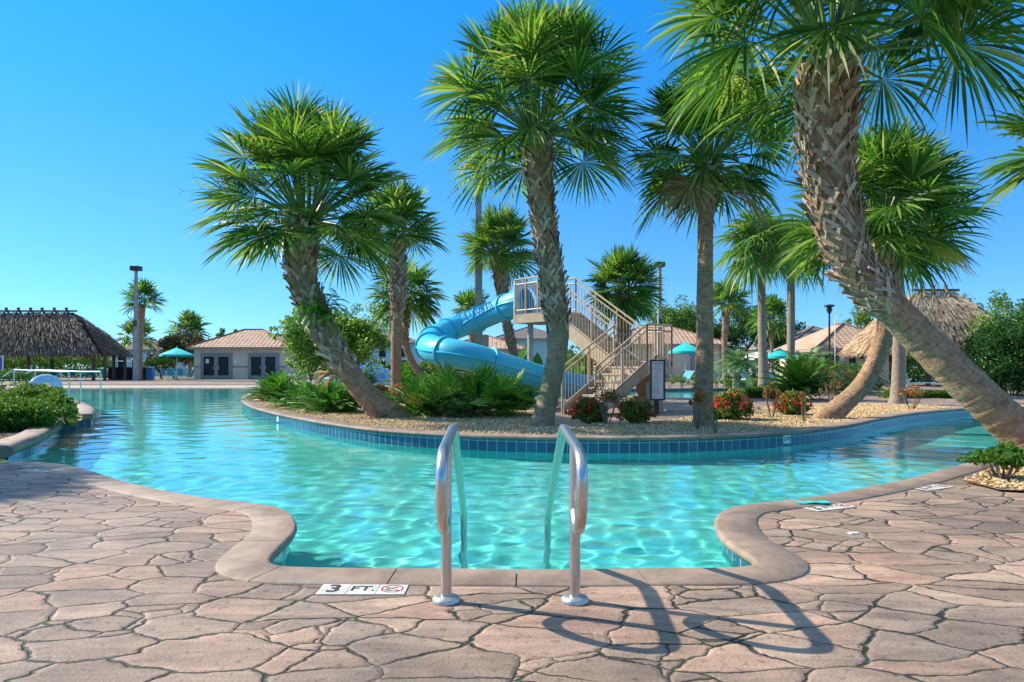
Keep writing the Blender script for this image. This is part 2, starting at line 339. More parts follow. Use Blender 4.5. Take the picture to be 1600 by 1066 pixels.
    h = math_(N, L, 'MULTIPLY_ADD', ng.outputs[0], .35, h)
    b = N.new("ShaderNodeBump"); b.inputs['Strength'].default_value = .8; b.inputs['Distance'].default_value = .015; L.new(h, b.inputs['Height']); L.new(b.outputs[0], B.inputs['Normal'])
    return m
M['flag'] = flagstone("flagstone_deck")
def coping_mat():
    m, N, L, B = nmat("coping_stone"); tc = N.new("ShaderNodeTexCoord")
    n = N.new("ShaderNodeTexNoise"); n.inputs['Scale'].default_value = 2.5; n.inputs['Detail'].default_value = 8; n.inputs['Roughness'].default_value = .65; L.new(tc.outputs['Object'], n.inputs[0])
    r = N.new("ShaderNodeValToRGB"); r.color_ramp.elements[0].position = .36; r.color_ramp.elements[1].position = .66
    r.color_ramp.elements[0].color = (.21, .15, .108, 1); r.color_ramp.elements[1].color = (.40, .285, .21, 1); L.new(n.outputs[0], r.inputs[0])
    L.new(r.outputs[0], B.inputs['Base Color']); B.inputs['Roughness'].default_value = .7
    n2 = N.new("ShaderNodeTexNoise"); n2.inputs['Scale'].default_value = 18; n2.inputs['Detail'].default_value = 6; L.new(tc.outputs['Object'], n2.inputs[0])
    b = N.new("ShaderNodeBump"); b.inputs['Strength'].default_value = .5; b.inputs['Distance'].default_value = .01; L.new(n2.outputs[0], b.inputs['Height']); L.new(b.outputs[0], B.inputs['Normal'])
    return m
M['coping'] = coping_mat()
def tile_mat():     # UV.x runs in metres along the pool edge, UV.y up
    m, N, L, B = nmat("blue_pool_tile"); uv = N.new("ShaderNodeUVMap")
    br = N.new("ShaderNodeTexBrick"); br.offset = 0; br.inputs['Scale'].default_value = 1; br.inputs['Brick Width'].default_value = .152; br.inputs['Row Height'].default_value = .152
    br.inputs['Mortar Size'].default_value = .006; br.inputs['Mortar Smooth'].default_value = .2; br.inputs['Color1'].default_value = (.008, .07, .13, 1); br.inputs['Color2'].default_value = (.015, .115, .20, 1); br.inputs['Mortar'].default_value = (.36, .42, .42, 1)
    L.new(uv.outputs[0], br.inputs[0]); L.new(br.outputs[0], B.inputs['Base Color']); B.inputs['Roughness'].default_value = .15
    return m
M['tile'] = tile_mat()
def plaster_mat():
    m, N, L, B = nmat("pool_plaster"); tc = N.new("ShaderNodeTexCoord")
    n = N.new("ShaderNodeTexNoise"); n.inputs['Scale'].default_value = .5; n.inputs['Detail'].default_value = 5; L.new(tc.outputs['Object'], n.inputs[0])
    r = N.new("ShaderNodeValToRGB"); r.color_ramp.elements[0].color = (.07, .69, .62, 1); r.color_ramp.elements[1].color = (.20, .85, .76, 1); r.color_ramp.elements[0].position = .3; r.color_ramp.elements[1].position = .7
    L.new(n.outputs[0], r.inputs[0]); L.new(r.outputs[0], B.inputs['Base Color']); B.inputs['Roughness'].default_value = .8
    return m
M['plaster'] = plaster_mat()
M['sandplaster'] = mat("beach_entry_plaster", (.5, .42, .32), (.42, .36, .28), scale=2, rough=.85)
def rooftile(name, c1, c2, c3):
    m, N, L, B = nmat(name); uv = N.new("ShaderNodeUVMap")
    br = N.new("ShaderNodeTexBrick"); br.offset = .0; br.inputs['Scale'].default_value = 1; br.inputs['Brick Width'].default_value = .42; br.inputs['Row Height'].default_value = .42
    br.inputs['Mortar Size'].default_value = .05; br.inputs['Mortar Smooth'].default_value = 1.0; br.inputs['Color1'].default_value = (*c1, 1); br.inputs['Color2'].default_value = (*c2, 1); br.inputs['Mortar'].default_value = (*c3, 1)
    L.new(uv.outputs[0], br.inputs[0]); L.new(br.outputs[0], B.inputs['Base Color']); B.inputs['Roughness'].default_value = .8
    wv = N.new("ShaderNodeTexWave"); wv.inputs['Scale'].default_value = 2.4 * .3183; wv.bands_direction = 'X'; wv.wave_profile = 'SIN'; L.new(uv.outputs[0], wv.inputs[0])
    b = N.new("ShaderNodeBump"); b.inputs['Strength'].default_value = 1; b.inputs['Distance'].default_value = .035; L.new(wv.outputs[1], b.inputs['Height']); L.new(b.outputs[0], B.inputs['Normal'])
    return m
M['rooftile'] = rooftile("terracotta_roof_tile", (.50, .29, .18), (.60, .41, .28), (.2, .10, .06))
def trunkmat(name, c1, c2, ring=9.0, green=0.0):
    m, N, L, B = nmat(name); uv = N.new("ShaderNodeUVMap"); tc = N.new("ShaderNodeTexCoord")
    n = N.new("ShaderNodeTexNoise"); n.inputs['Scale'].default_value = 6; n.inputs['Detail'].default_value = 8; n.inputs['Roughness'].default_value = .7; L.new(tc.outputs['Object'], n.inputs[0])
    sx = N.new("ShaderNodeSeparateXYZ"); L.new(uv.outputs[0], sx.inputs[0])
    mp = N.new("ShaderNodeMapping"); mp.inputs['Scale'].default_value = (6, 24, 1); L.new(uv.outputs[0], mp.inputs[0])
    nr = N.new("ShaderNodeTexNoise"); nr.inputs['Scale'].default_value = 1.0; nr.inputs['Detail'].default_value = 6; nr.inputs['Roughness'].default_value = .6; nr.inputs['Distortion'].default_value = .5; L.new(mp.outputs[0], nr.inputs[0])
    mp2 = N.new("ShaderNodeMapping"); mp2.inputs['Scale'].default_value = (34, 7, 1); L.new(uv.outputs[0], mp2.inputs[0])
    nv = N.new("ShaderNodeTexNoise"); nv.inputs['Scale'].default_value = 1; nv.inputs['Detail'].default_value = 5; L.new(mp2.outputs[0], nv.inputs[0])
    mix = math_(N, L, 'MULTIPLY_ADD', nr.outputs[0], .38, math_(N, L, 'MULTIPLY_ADD', n.outputs[0], .32, math_(N, L, 'MULTIPLY', nv.outputs[0], .32)))
    r = N.new("ShaderNodeValToRGB"); r.color_ramp.elements[0].position = .40; r.color_ramp.elements[1].position = .60
    r.color_ramp.elements[0].color = (*c2, 1); r.color_ramp.elements[1].color = (*c1, 1); L.new(mix, r.inputs[0])
    col = r.outputs[0]
    if green:
        n3 = N.new("ShaderNodeTexNoise"); n3.inputs['Scale'].default_value = 2.2; L.new(tc.outputs['Object'], n3.inputs[0])
        mr = N.new("ShaderNodeMapRange"); mr.inputs['From Min'].default_value = .42; mr.inputs['From Max'].default_value = .62; mr.inputs['To Max'].default_value = green; L.new(n3.outputs[0], mr.inputs[0])
        mm = N.new("ShaderNodeMix"); mm.data_type = 'RGBA'; L.new(mr.outputs[0], mm.inputs[0]); L.new(col, mm.inputs[6]); mm.inputs[7].default_value = (.17, .2, .09, 1); col = mm.outputs[2]
    L.new(col, B.inputs['Base Color']); B.inputs['Roughness'].default_value = .9
    nq = N.new('ShaderNodeTexNoise'); nq.inputs['Scale'].default_value = 45; nq.inputs['Detail'].default_value = 5; L.new(tc.outputs['Object'], nq.inputs[0])
    hh = math_(N, L, 'MULTIPLY_ADD', nr.outputs[0], .8, math_(N, L, 'MULTIPLY_ADD', nv.outputs[0], .6, math_(N, L, 'MULTIPLY', nq.outputs[0], .35)))
    b = N.new("ShaderNodeBump"); b.inputs['Strength'].default_value = 1; b.inputs['Distance'].default_value = .035; L.new(hh, b.inputs['Height']); L.new(b.outputs[0], B.inputs['Normal'])
    return m
M['trunk'] = trunkmat("palm_trunk", (.50, .31, .18), (.19, .11, .06))
M['trunkgreen'] = trunkmat("palm_trunk_mossy", (.46, .34, .20), (.19, .14, .085), green=.85)
M['trunkgrey'] = trunkmat("palm_trunk_grey", (.40, .31, .24), (.24, .18, .13))
M['boot'] = leafmat("leaf_boot", [(0, GR(.2, .12, .07)), (.5, GR(.40, .28, .18)), (1, GR(.60, .47, .34))], rough=.9, trans=0.0, spec=.15)
M['bootbrown'] = leafmat("leaf_boot_brown", [(0, GR(.16, .08, .035)), (.5, GR(.34, .19, .09)), (1, GR(.5, .3, .14))], rough=.9, trans=0.0, spec=.15)
M['thatch_dark'] = leafmat("thatch_weathered", [(0, GR(.10, .07, .05)), (.6, GR(.24, .17, .12)), (1, GR(.42, .33, .24))], rough=.95, trans=0.0, spec=.1)
M['thatch_tan'] = leafmat("thatch_tan", [(0, GR(.36, .22, .12)), (.5, GR(.6, .41, .25)), (1, GR(.8, .63, .43))], rough=.95, trans=0.0, spec=.1)
M['pebble'] = leafmat("river_pebble", [(0, GR(.36, .22, .10)), (.3, GR(.58, .38, .17)), (.7, GR(.70, .50, .25)), (1, GR(.78, .66, .45))], rough=.7, trans=0.0, spec=.3)
M['gravelbase'] = mat("gravel_base", (.42, .3, .17), (.2, .13, .075), scale=30, rough=.95, bump=1.0, bscale=45)
# ================================================================ THE SETTING: pool shape
near_px = [(-300, 7.9), ]
left_bank = [G(-20, 608, W), G(60, 615, W), G(105, 633, W), G(130, 643, W), G(146, 654, W), G(143, 665, W)]
left_curb = [G(101, 668, W), G(94, 681, W), G(76, 695, W), G(59, 707, W), G(34, 717, W), G(15, 728, W)]
near_bank = [Vector((-5.75, 7.93, 0)), G(88, 726), G(140, 738), G(200, 756.5), G(300, 777), G(380, 787), G(425, 793), G(447, 803), G(456, 819), G(452, 834), G(430, 856), G(411, 876), Vector((-1.385, 3.80, 0)), Vector((-1.31, 3.745, 0)), Vector((-1.2, 3.728, 0)), Vector((-1.08, 3.723, 0)), G(520, 891), G(720, 892.5), G(900, 893.5), Vector((.8, 3.708, 0)), Vector((1.05, 3.712, 0)), Vector((1.18, 3.715, 0)), Vector((1.31, 3.735, 0)), Vector((1.40, 3.80, 0)), G(1190, 876), G(1172, 866), G(1140, 845), G(1125, 824), G(1127, 806), G(1152, 793), G(1200, 787), G(1260, 780.5), G(1350, 765), G(1430, 748), G(1500, 728.5), G(1560, 712)]
near_bank = [(p[0], p[1]) for p in near_bank] + [(7.4, 9.7), (10, 11.2), (14, 12.5), (22, 14.2)]
isl = [G(x, y, W) for x, y in ((1600, 643), (1520, 650.5), (1470, 655), (1420, 661.5), (1370, 671.5), (1330, 681.5), (1270, 691.5), (1200, 698.5), (1100, 704), (1000, 706.5), (920, 706.5), (850, 705.5), (780, 703.5), (720, 701), (640, 695.5), (580, 689.5), (520, 680), (470, 670), (430, 660), (400, 650.5), (386, 643), (378, 634.5), (384, 626), (400, 619), (440, 611), (480, 606.5))]
isl = [(26.0, 22.0)] + [(p[0], p[1]) for p in isl]
C_left = catmull([(p[0], p[1]) for p in left_bank], 8)
C_curb = catmull([(p[0], p[1]) for p in left_curb], 8)
C_near = catmull(near_bank, 10)
C_isl = catmull(isl, 10)
def even(P, st, it=4):
    L = [0.0]
    for i in range(1, len(P)): L.append(L[-1] + math.hypot(P[i][0] - P[i - 1][0], P[i][1] - P[i - 1][1]))
    n = int(L[-1] / st); t = np.linspace(0, L[-1], n); Q = np.stack([np.interp(t, L, [p[k] for p in P]) for k in (0, 1)], 1)
    for _ in range(it): Q[1:-1] = Q[1:-1] * .5 + (Q[:-2] + Q[2:]) * .25
    return [tuple(q) for q in Q]
C_near = even(C_near, .05, 6)
FARY = 44.5
pool = C_left + C_curb[0:] + C_near + [(26, 15.0)] + C_isl + [(C_isl[-1][0] - .5, FARY), (-33, FARY)]
p2n = catmull([tuple(G(x, y, W))[:2] for x, y in ((1235, 611), (1215, 620), (1175, 626.5), (1100, 628.5), (1000, 628.5), (900, 629), (830, 628))], 6)
p2f = catmull([tuple(G(x, y, W))[:2] for x, y in ((820, 618), (850, 612), (1000, 611.5), (1100, 611), (1210, 610.5), (1235, 611))], 6)
pool2 = p2n + p2f[:-1]
def area(P): return sum(P[i - 1][0] * P[i][1] - P[i][0] * P[i - 1][1] for i in range(len(P))) / 2
def clean(P, e=.02):
    out = [P[0]]
    for p in P[1:]:
        if math.hypot(p[0] - out[-1][0], p[1] - out[-1][1]) > e: out.append(p)
    if math.hypot(out[0][0] - out[-1][0], out[0][1] - out[-1][1]) < e: out.pop()
    return out
pool = clean(pool); pool2 = clean(pool2)
def ring_offset(P, d):
    n = len(P); out = []
    sg = 1 if area(P) > 0 else -1
    for i in range(n):
        a = P[i - 1]; b = P[(i + 1) % n]; t = Vector((b[0] - a[0], b[1] - a[1])).normalized()
        out.append((P[i][0] + t.y * d * sg, P[i][1] - t.x * d * sg))
    return out
hole = ring_offset(pool, .245); hole2 = ring_offset(pool2, .285)
BIG = [(-900, -60), (900, -60), (900, 1600), (-900, 1600)]
g = MB().poly(BIG, [ring_offset(pool, .05), ring_offset(pool2, .05)], z=-0.03).build("ground", M['grass'])
prop(g, kind='structure')
DECK = [(-60, -6), (60, -6), (60, 72), (30, 76), (-60, 76)]
d = MB().poly(DECK, [hole, hole2], z=0.0).build("pool_deck", M['flag']); prop(d, kind='structure')
# mortar bed under the deck joint next to the coping
# pool floor and walls
fl = MB().poly([(-48, 1), (30, 1), (30, 35), (-48, 35)], z=-1.06)
fl.build("pool_floor", M['plaster'])["kind"] = 'structure'
be = MB(); be.add([(-48, 35, -1.06), (30, 35, -1.06), (30, 39, -.62), (-48, 39, -.62), (-48, 45.2, .0), (30, 45.2, 0)], [(0, 1, 2, 3)]); be2 = MB().add([(-48, 39, -.62), (-10, 39, -.62), (-10, 44.9, -.004), (-48, 44.9, -.004)], [(0, 1, 2, 3)])
be.build("pool_beach_floor", M['plaster'])["kind"] = 'structure'
be2.build("beach_entry", M['sandplaster'])["kind"] = 'structure'
def arclen(P):
    L = [0.0]
    for i in range(1, len(P)): L.append(L[-1] + math.hypot(P[i][0] - P[i - 1][0], P[i][1] - P[i - 1][1]))
    return L
def wall(name, P, zs, m, side=0.0):
    """vertical band along P; zs top..bottom; side = left offset"""
    Q = offset(P, side); L = arclen(P); V = []; UV = []
    for z in zs:
        for (x, y), l in zip(Q, L): V.append((x, y, z)); UV.append((l, z - .155))
    n = len(P); Fc = [(i * n + k, (i + 1) * n + k, (i + 1) * n + k + 1, i * n + k + 1) for i in range(len(zs) - 1) for k in range(n - 1)]
    mb = MB(); mb.add(V, Fc); return mb, np.array(UV)
def densify(P, st):
    out = []
    for i in range(len(P) - 1):
        a, b = P[i], P[i + 1]; n = max(1, int(math.hypot(b[0] - a[0], b[1] - a[1]) / st))
        out += [(a[0] + (b[0] - a[0]) * k / n, a[1] + (b[1] - a[1]) * k / n) for k in range(n)]
    return out + [P[-1]]
def edge(name, P, ztop, label, landside, wide=.30, nose=.035, thick=.06):
    """coping stones with a rounded nose + tile band + plaster wall; landside: +1 when land is left of travel"""
    s = landside; pr = []
    r = thick * .5
    for a in range(0, 181, 20):                       # bullnose
        t = math.radians(a); pr.append((s * (-nose + r - r * math.sin(t)), ztop - r - r * math.cos(t)))
    pr = [(s * .02, ztop - thick)] + pr
    pr += [(s * (wide - .012), ztop), (s * wide, ztop - .012), (s * wide, min(ztop - .03, -.0) - .05)]
    # cut into stones about a metre long with fine joints
    L = arclen(P); out = MB(); n = len(P); last = 0; stone = []
    PD = densify(P, .12); LD = arclen(PD); seg = [0]; 
    for i, l in enumerate(LD):
        if not 1 < i < len(PD) - 2: continue
        u_ = Vector((PD[i][0] - PD[i - 2][0], PD[i][1] - PD[i - 2][1])); v_ = Vector((PD[i + 2][0] - PD[i][0], PD[i + 2][1] - PD[i][1]))
        if l - LD[seg[-1]] >  .62 and LD[-1] - l > .5 and u_.angle(v_, 0) < .5: seg.append(i)
    seg.append(len(PD) - 1)
    for a, b in zip(seg[:-1], seg[1:]):
        if b - a < 1: continue
        Q = PD[a:b + 1]
        # shrink ends by 4 mm
        def sh(p, q): 
            v = Vector((q[0] - p[0], q[1] - p[1])); v.normalize(); return (p[0] + v.x * .004, p[1] + v.y * .004)
        rows = [[(x, y, z) for x, y in offset(PD, dd)[a:b + 1]] for dd, z in pr]
        for rw in rows:
            p, q = Vector(rw[0]), Vector(rw[1]); rw[0] = tuple(p + (q - p) * min(.3, .0035 / max((q - p).length, 1e-6)))
            p, q = Vector(rw[-1]), Vector(rw[-2]); rw[-1] = tuple(p + (q - p) * min(.3, .0035 / max((q - p).length, 1e-6)))
        m = b - a + 1; V = [p for rw in rows for p in rw]
        Fc = [(i * m + k, (i + 1) * m + k, (i + 1) * m + k + 1, i * m + k + 1) for i in range(len(pr) - 1) for k in range(m - 1)]
        out.add(V, Fc)
        for e in (0, m - 1): out.add([rw[e] for rw in rows], [tuple(range(len(rows)))])
    o = out.build(name, M['coping']); o["kind"] = 'structure'
    mb, uv = wall(name, P, [ztop - thick + .002, W - .16], M['tile'], s * .018)
    o2 = mb.build("tile_band", M['tile'], uvf=uv); o2["kind"] = 'structure'
    mb, uv = wall(name, P, [W - .158, -1.3], M['plaster'], s * .022)
    o3 = mb.build("pool_wall", M['plaster'], uvf=uv); o3["kind"] = 'structure'
    mb = sweep(P, [(s * -.026, ztop - .032), (s * (wide - .02), -.010), (s * (wide + .03), -.012)])        # mortar under stones and joint
    o4 = mb.build("coping_bed", M['mortar']); o4["kind"] = 'structure'
    return o
# travel: left bank + curb + near bank run counter-clockwise round the water, land on the right
edge("coping", C_near, 0.011, "", -1, wide=.26)
edge("planter_curb", C_left[16:] + C_curb, 0.13, "", -1, wide=.30, thick=.16, nose=.03)
edge("island_coping", C_isl[:-12], 0.09, "", -1, wide=.30, thick=.055)
edge("far_pool_coping", p2n, .02, "", -1 if area(pool2) > 0 else 1); edge("far_pool_coping", p2f, .02, "", -1 if area(pool2) > 0 else 1)
# underwater entry steps: alcove under the grab rails, crescent steps by the planter
for k, (y0, z) in enumerate(((3.98, -.42), (4.28, -.70))):
    MB().box((0, (3.66 + y0) / 2, (z - 1.1) / 2 ), (2.86, y0 - 3.66, abs(z + 1.1))).build("pool_step", M['plaster'])["kind"] = 'structure'
st = catmull([tuple(G(x, y, -.5))[:2] for x, y in ((128, 672), (122, 690), (100, 712), (60, 735))], 8)
sweep(st, [(.45, -.38), (0, -.38), (0, -1.1)]).build("pool_step", M['sandplaster'])["kind"] = 'structure'
# ------------------------------------------------ water
def water_mesh():
    rs = np.random.RandomState(3)
    NX, NY = 640, 520
    t = np.linspace(0, 1, NY); Y = 3.3 * (46.5 / 3.3) ** t; u = np.linspace(-1.0, .95, NX)
    X = u[None, :] * (Y[:, None] + 1.5); YY = np.repeat(Y[:, None], NX, 1)
    dy = Y * (math.log(46.5 / 3.3) / NY); dxs = (Y + 1.5) * 1.95 / NX; cell = np.maximum(dy, dxs)[:, None]
    Z = np.zeros_like(X)
    lam = list(np.geomspace(.07, 1.6, 66))
    for i, l in enumerate(lam):
        th = rs.uniform(0, 2 * math.pi) if l < .8 else rs.normal(1.9, .6); k = 2 * math.pi / l
        ph = rs.uniform(0, 2 * math.pi); amp = AMP * (l ** .95 if l < .24 else .24 ** .95 * (l / .24) ** .12)
        fade = np.clip((l / cell - 4) / 4, 0, 1)
        wob = .35 * np.sin(X * 1.1 / l ** .5 + i) + .35 * np.sin(YY * .9 / l ** .5 + 2 * i)
        Z += amp * fade * np.sin(k * (X * math.cos(th) + YY * math.sin(th)) + ph + wob * 2.2)
    V = np.stack([X, YY, W + Z], -1).reshape(-1, 3)
    i = np.arange(NY - 1)[:, None] * NX + np.arange(NX - 1)[None, :]
    Fc = np.stack([i, i + 1, i + 1 + NX, i + NX], -1).reshape(-1, 4)
    return MB().add(V, Fc)
AMP = .0020
def water_mat():
    m, N, L, B = nmat("pool_water"); N.remove(B)
    g = N.new("ShaderNodeBsdfGlass"); g.inputs['IOR'].default_value = 1.33; g.inputs['Roughness'].default_value = 0.0; g.inputs['Color'].default_value = (.93, 1.0, 1.0, 1)
    tc = N.new("ShaderNodeTexCoord"); n = N.new("ShaderNodeTexNoise"); n.inputs['Scale'].default_value = 5; n.inputs['Detail'].default_value = 5; n.inputs['Roughness'].default_value = .6; L.new(tc.outputs['Object'], n.inputs[0])
    b = N.new("ShaderNodeBump"); b.inputs['Strength'].default_value = .1; b.inputs['Distance'].default_value = .02; L.new(n.outputs[0], b.inputs['Height']); L.new(b.outputs[0], g.inputs['Normal'])
    L.new(g.outputs[0], N["Material Output"].inputs[0]); return m
wo = water_mesh().build("water", water_mat(), smooth=True); wo["kind"] = 'structure'
wo.cycles.is_caustics_caster = USE_MNEE
for o in bpy.data.objects:
    if o.name.startswith(("pool_floor", "pool_step", "pool_beach", "pool_wall", "beach_entry")): o.cycles.is_caustics_receiver = USE_MNEE
# ------------------------------------------------ island ground, gravel beds
def pip(pts, poly):
    x, y = pts[:, 0], pts[:, 1]; inside = np.zeros(len(pts), bool); P = np.array(poly)
    for i in range(len(P)):
        x1, y1 = P[i - 1]; x2, y2 = P[i]
        c = ((y1 > y) != (y2 > y)); 
        with np.errstate(divide='ignore', invalid='ignore'): xi = (x2 - x1) * (y - y1) / (y2 - y1) + x1
        inside ^= c & (x < xi)
    return inside
isl_in = offset(C_isl, -.31)
isl_front = [p for p in isl_in if p[1] < 40 and p[0] < 16.5][:-8]
inner = [tuple(G(x, y, .06))[:2] for x, y in ((1540, 640), (1450, 633), (1350, 630), (1280, 631), (1200, 635), (1150, 641), (1100, 648), (1060, 654), (1000, 660.5), (940, 662.5), (890, 664), (850, 662), (840, 640), (760, 625), (640, 615), (520, 610), (470, 609))]
bed = clean(isl_front + inner[::-1], .03)
bedm = MB().poly(bed, z=.05); gb = bedm.build("gravel_bed", M['gravelbase']); gb["kind"] = 'structure'
def pebbles(poly, n, z, size, name, label, m, seed=1, near=None):
    rs = np.random.RandomState(seed); P = np.array(poly); lo, hi = P.min(0), P.max(0); pts = []
    while sum(len(p) for p in pts) < n:
        q = rs.uniform(lo, hi, (n * 3, 2))
        if near: q = q[rs.uniform(0, 1, len(q)) < np.clip((near / q[:, 1]) ** 2, 0, 1)]
        pts.append(q[pip(q, poly)])
    q = np.concatenate(pts)[:n]
    base = np.array([[1, 0, 0], [.5, .8, 0], [-.6, .75, 0], [-1, 0, 0], [-.5, -.8, 0], [.6, -.75, 0], [0.1, 0, .62], [0, .1, -.5]])
    F_ = np.array([(i, (i + 1) % 6, 6) for i in range(6)] + [((i + 1) % 6, i, 7) for i in range(6)])
    s = rs.uniform(.55, 1.3, n) * size * np.maximum(1, q[:, 1] / 14) ** .7; a = rs.uniform(0, 6.28, n); el = rs.uniform(.6, 1.0, n)
    V = base[None] * np.stack([s, s * el, s * rs.uniform(.6, 1.2, n)], -1)[:, None, :] * rs.uniform(.8, 1.2, (n, 8, 1))
    tl = rs.normal(0, .35, n); c, s_ = np.cos(tl), np.sin(tl); y = V[:, :, 1] * c[:, None] - V[:, :, 2] * s_[:, None]; zz = V[:, :, 1] * s_[:, None] + V[:, :, 2] * c[:, None]
    V[:, :, 1] = y; V[:, :, 2] = zz
    ca, sa = np.cos(a)[:, None], np.sin(a)[:, None]; x = V[:, :, 0] * ca - V[:, :, 1] * sa; y = V[:, :, 0] * sa + V[:, :, 1] * ca
    V[:, :, 0] = x + q[:, :1]; V[:, :, 1] = y + q[:, 1:2]; V[:, :, 2] += z + rs.uniform(0, size * .5, n)[:, None]
    mb = MB().add(V.reshape(-1, 3), (F_[None] + (np.arange(n) * 8)[:, None, None]).reshape(-1, 3))
    o = mb.build(name, m); prop(o, label, "gravel", None, 'stuff'); return o
pebbles(bed, 60000, .055, .021, "gravel", "tan and cream river gravel covering the island bed behind its curved coping", M['pebble'], near=15)
rb = [tuple(G(x, y, .02))[:2] for x, y in ((1508, 752), (1530, 742), (1570, 727), (1640, 712), (1760, 705), (1760, 775), (1640, 770), (1560, 765))]
MB().poly(rb, z=.022).build("gravel_bed", M['gravelbase'])["kind"] = 'structure'
pebbles(rb, 2600, .03, .022, "gravel", "cream gravel round the low shrub at the right edge of the near deck", M['pebble'], seed=5)
lb_edge = offset(C_left[16:] + C_curb, -.31)
lb = [p for p in lb_edge] + [(-7.4, 7.7), (-14, 8.2), (-24, 20), (-30, 33)]
MB().poly(clean(lb, .03), z=.07).build("planter_soil", M['mulch'])["kind"] = 'structure'
pebbles(clean(lb, .03), 9000, .078, .02, "mulch_chips", "dark brown mulch chips under the left hedge", leafmat("mulch_chip", [(0, GR(.05, .03, .02)), (.7, GR(.16, .10, .07)), (1, GR(.4, .3, .24))], rough=.9, trans=0), seed=7)
cp = [tuple(G(x, y, .1))[:2] for x, y in ((100, 640), (128, 644), (128, 656), (98, 664))]
pebbles(cp, 900, .085, .02, "gravel", "small patch of tan gravel at the tip of the left planter", M['pebble'], seed=9)
# ================================================================ VEGETATION BUILDERS
def nrm(v): return v / np.maximum(np.linalg.norm(v, axis=-1, keepdims=True), 1e-9)
def fan_leaf(org, az, el, Lp, Rb, rs, nseg=34, span=2.3, droop=.35, fold=.3, K=5, wid=1.0, pgrav=.12):
    """one costapalmate fan: petiole curve, then nseg pleated segments joined for a third of their length, tips drooping"""
    d = np.array([math.cos(el) * math.cos(az), math.cos(el) * math.sin(az), math.sin(el)])
    s = np.array([-math.sin(az), math.cos(az), 0.0]); roll = rs.normal(0, .35)
    u = np.cross(s, d); u = u if u[2] >= 0 or abs(el) > 1.3 else -u
    s2 = s * math.cos(roll) + u * math.sin(roll); u = -s * math.sin(roll) + u * math.cos(roll); s = s2
    org = np.array(org); tip = org + d * Lp - np.array([0, 0, pgrav * Lp * Lp * .35 * (1 + .5 * math.cos(el))])
    mid = org + d * Lp * .5 - np.array([0, 0, pgrav * Lp * Lp * .2])
    d2 = nrm(tip - mid); bend = rs.uniform(-.1, .6) * (1.0 - .75 * max(0, math.sin(el)) if el > -.1 else .4); u2 = np.cross(s, d2); u2 = u2 if u2[2] >= 0 or abs(el) > 1.3 else -u2
    d2 = nrm(d2 * math.cos(bend) - u2 * math.sin(bend)); u = nrm(u2 * math.cos(bend) + d2 * math.sin(bend))
    th = np.linspace(-span, span, nseg) + rs.normal(0, .02, nseg)
    Ls = Rb * (.70 + .30 * np.cos(th * .62)) * rs.uniform(.9, 1.06, nseg)
    t = np.array([0.02, .3, .55, .8, 1.0])[:K]
    # segment directions, folded up into a shallow V about the midrib
    dirs = d2[None] * np.cos(th)[:, None] + s[None] * np.sin(th)[:, None] + u[None] * (fold * np.abs(np.sin(th)) ** 1.2 - .12)[:, None]
    dirs = nrm(dirs)
    wv = nrm(-d2[None] * np.sin(th)[:, None] + s[None] * np.cos(th)[:, None] + u[None] * (fold * .6 * np.sign(th))[:, None])
    alt = np.where(np.arange(nseg) % 2 == 0, .55, -.55) + rs.normal(0, .25, nseg)
    wv = nrm(wv + u[None] * alt[:, None])
    r = Ls[:, None] * t[None]                                             # nseg,K
    dth = 2 * span / nseg; w0 = r * dth * .95; wcap = Rb * .5 * dth * .92
    prof = np.interp(t, [0, .45, .62, .85, 1.0], [1, 1, .85, .42, .03])
    w = np.minimum(w0, wcap) * prof[None] * wid
    c = tip[None, None] + dirs[:, None] * r[..., None]
    dr = .42 * droop * (t ** 2.6)[None] * Ls[:, None] * rs.uniform(.6, 1.5, nseg)[:, None]
    c[..., 2] -= dr; c = c - dirs[:, None] * (dr * .18)[..., None]
    V = np.stack([c - wv[:, None] * w[..., None] * .5, c + wv[:, None] * w[..., None] * .5], 2)   # nseg,K,2,3
    V = V.reshape(-1, 3)
    b = (np.arange(nseg) * K * 2)[:, None] + (np.arange(K - 1) * 2)[None]
    Fq = np.stack([b, b + 1, b + 3, b + 2], -1).reshape(-1, 4)
    return V, Fq, [tuple(org), tuple(mid), tuple(tip)]
def feather(org, az, el, Lr, nl, ll, lw, rs, droop=.6, vee=.5, fwd=.7, twist=0.0, hang=0.0):
    """pinnate frond: arching rachis with leaflet pairs"""
    t = np.linspace(.12, 1, nl); d = np.array([math.cos(az), math.sin(az), 0.0])
    def P(t_): return np.array(org)[None] + d[None] * (math.cos(el) * Lr * t_)[:, None] + np.array([0, 0, 1.0])[None] * (math.sin(el) * Lr * t_ - droop * Lr * t_ ** 2 * .6)[:, None]
    c = P(t); tan = nrm(P(t + .02) - c); s = np.array([-math.sin(az), math.cos(az), 0.0]); up = nrm(np.cross(tan, np.repeat(s[None], nl, 0))) * -1
    up = np.where(up[:, 2:3] < 0, -up, up); Vs = []; Fs = []; off = 0
    for sg in (-1, 1):
        L_ = ll * np.sin(np.clip(t * 2.9 + .25, 0, math.pi)) ** .6 * rs.uniform(.85, 1.1, nl)
        dr = nrm(s[None] * sg + tan * fwd + up * vee + rs.normal(0, .06, (nl, 3)))
        w = tan * lw * .5
        m_ = c + dr * (L_ * .5)[:, None]; e = c + dr * L_[:, None]; e[:, 2] -= L_ * (.12 + hang); m_[:, 2] -= L_ * hang * .3
        V = np.stack([c, m_ - w, e, m_ + w], 1).reshape(-1, 3); b = np.arange(nl)[:, None] * 4
        Fs.append(np.concatenate([b + np.array([[0, 1, 2, 3]])]) + off); Vs.append(V); off += len(V)
    pts = [tuple(p) for p in P(np.linspace(0, 1, 6))]
    return np.concatenate(Vs), np.concatenate(Fs), pts
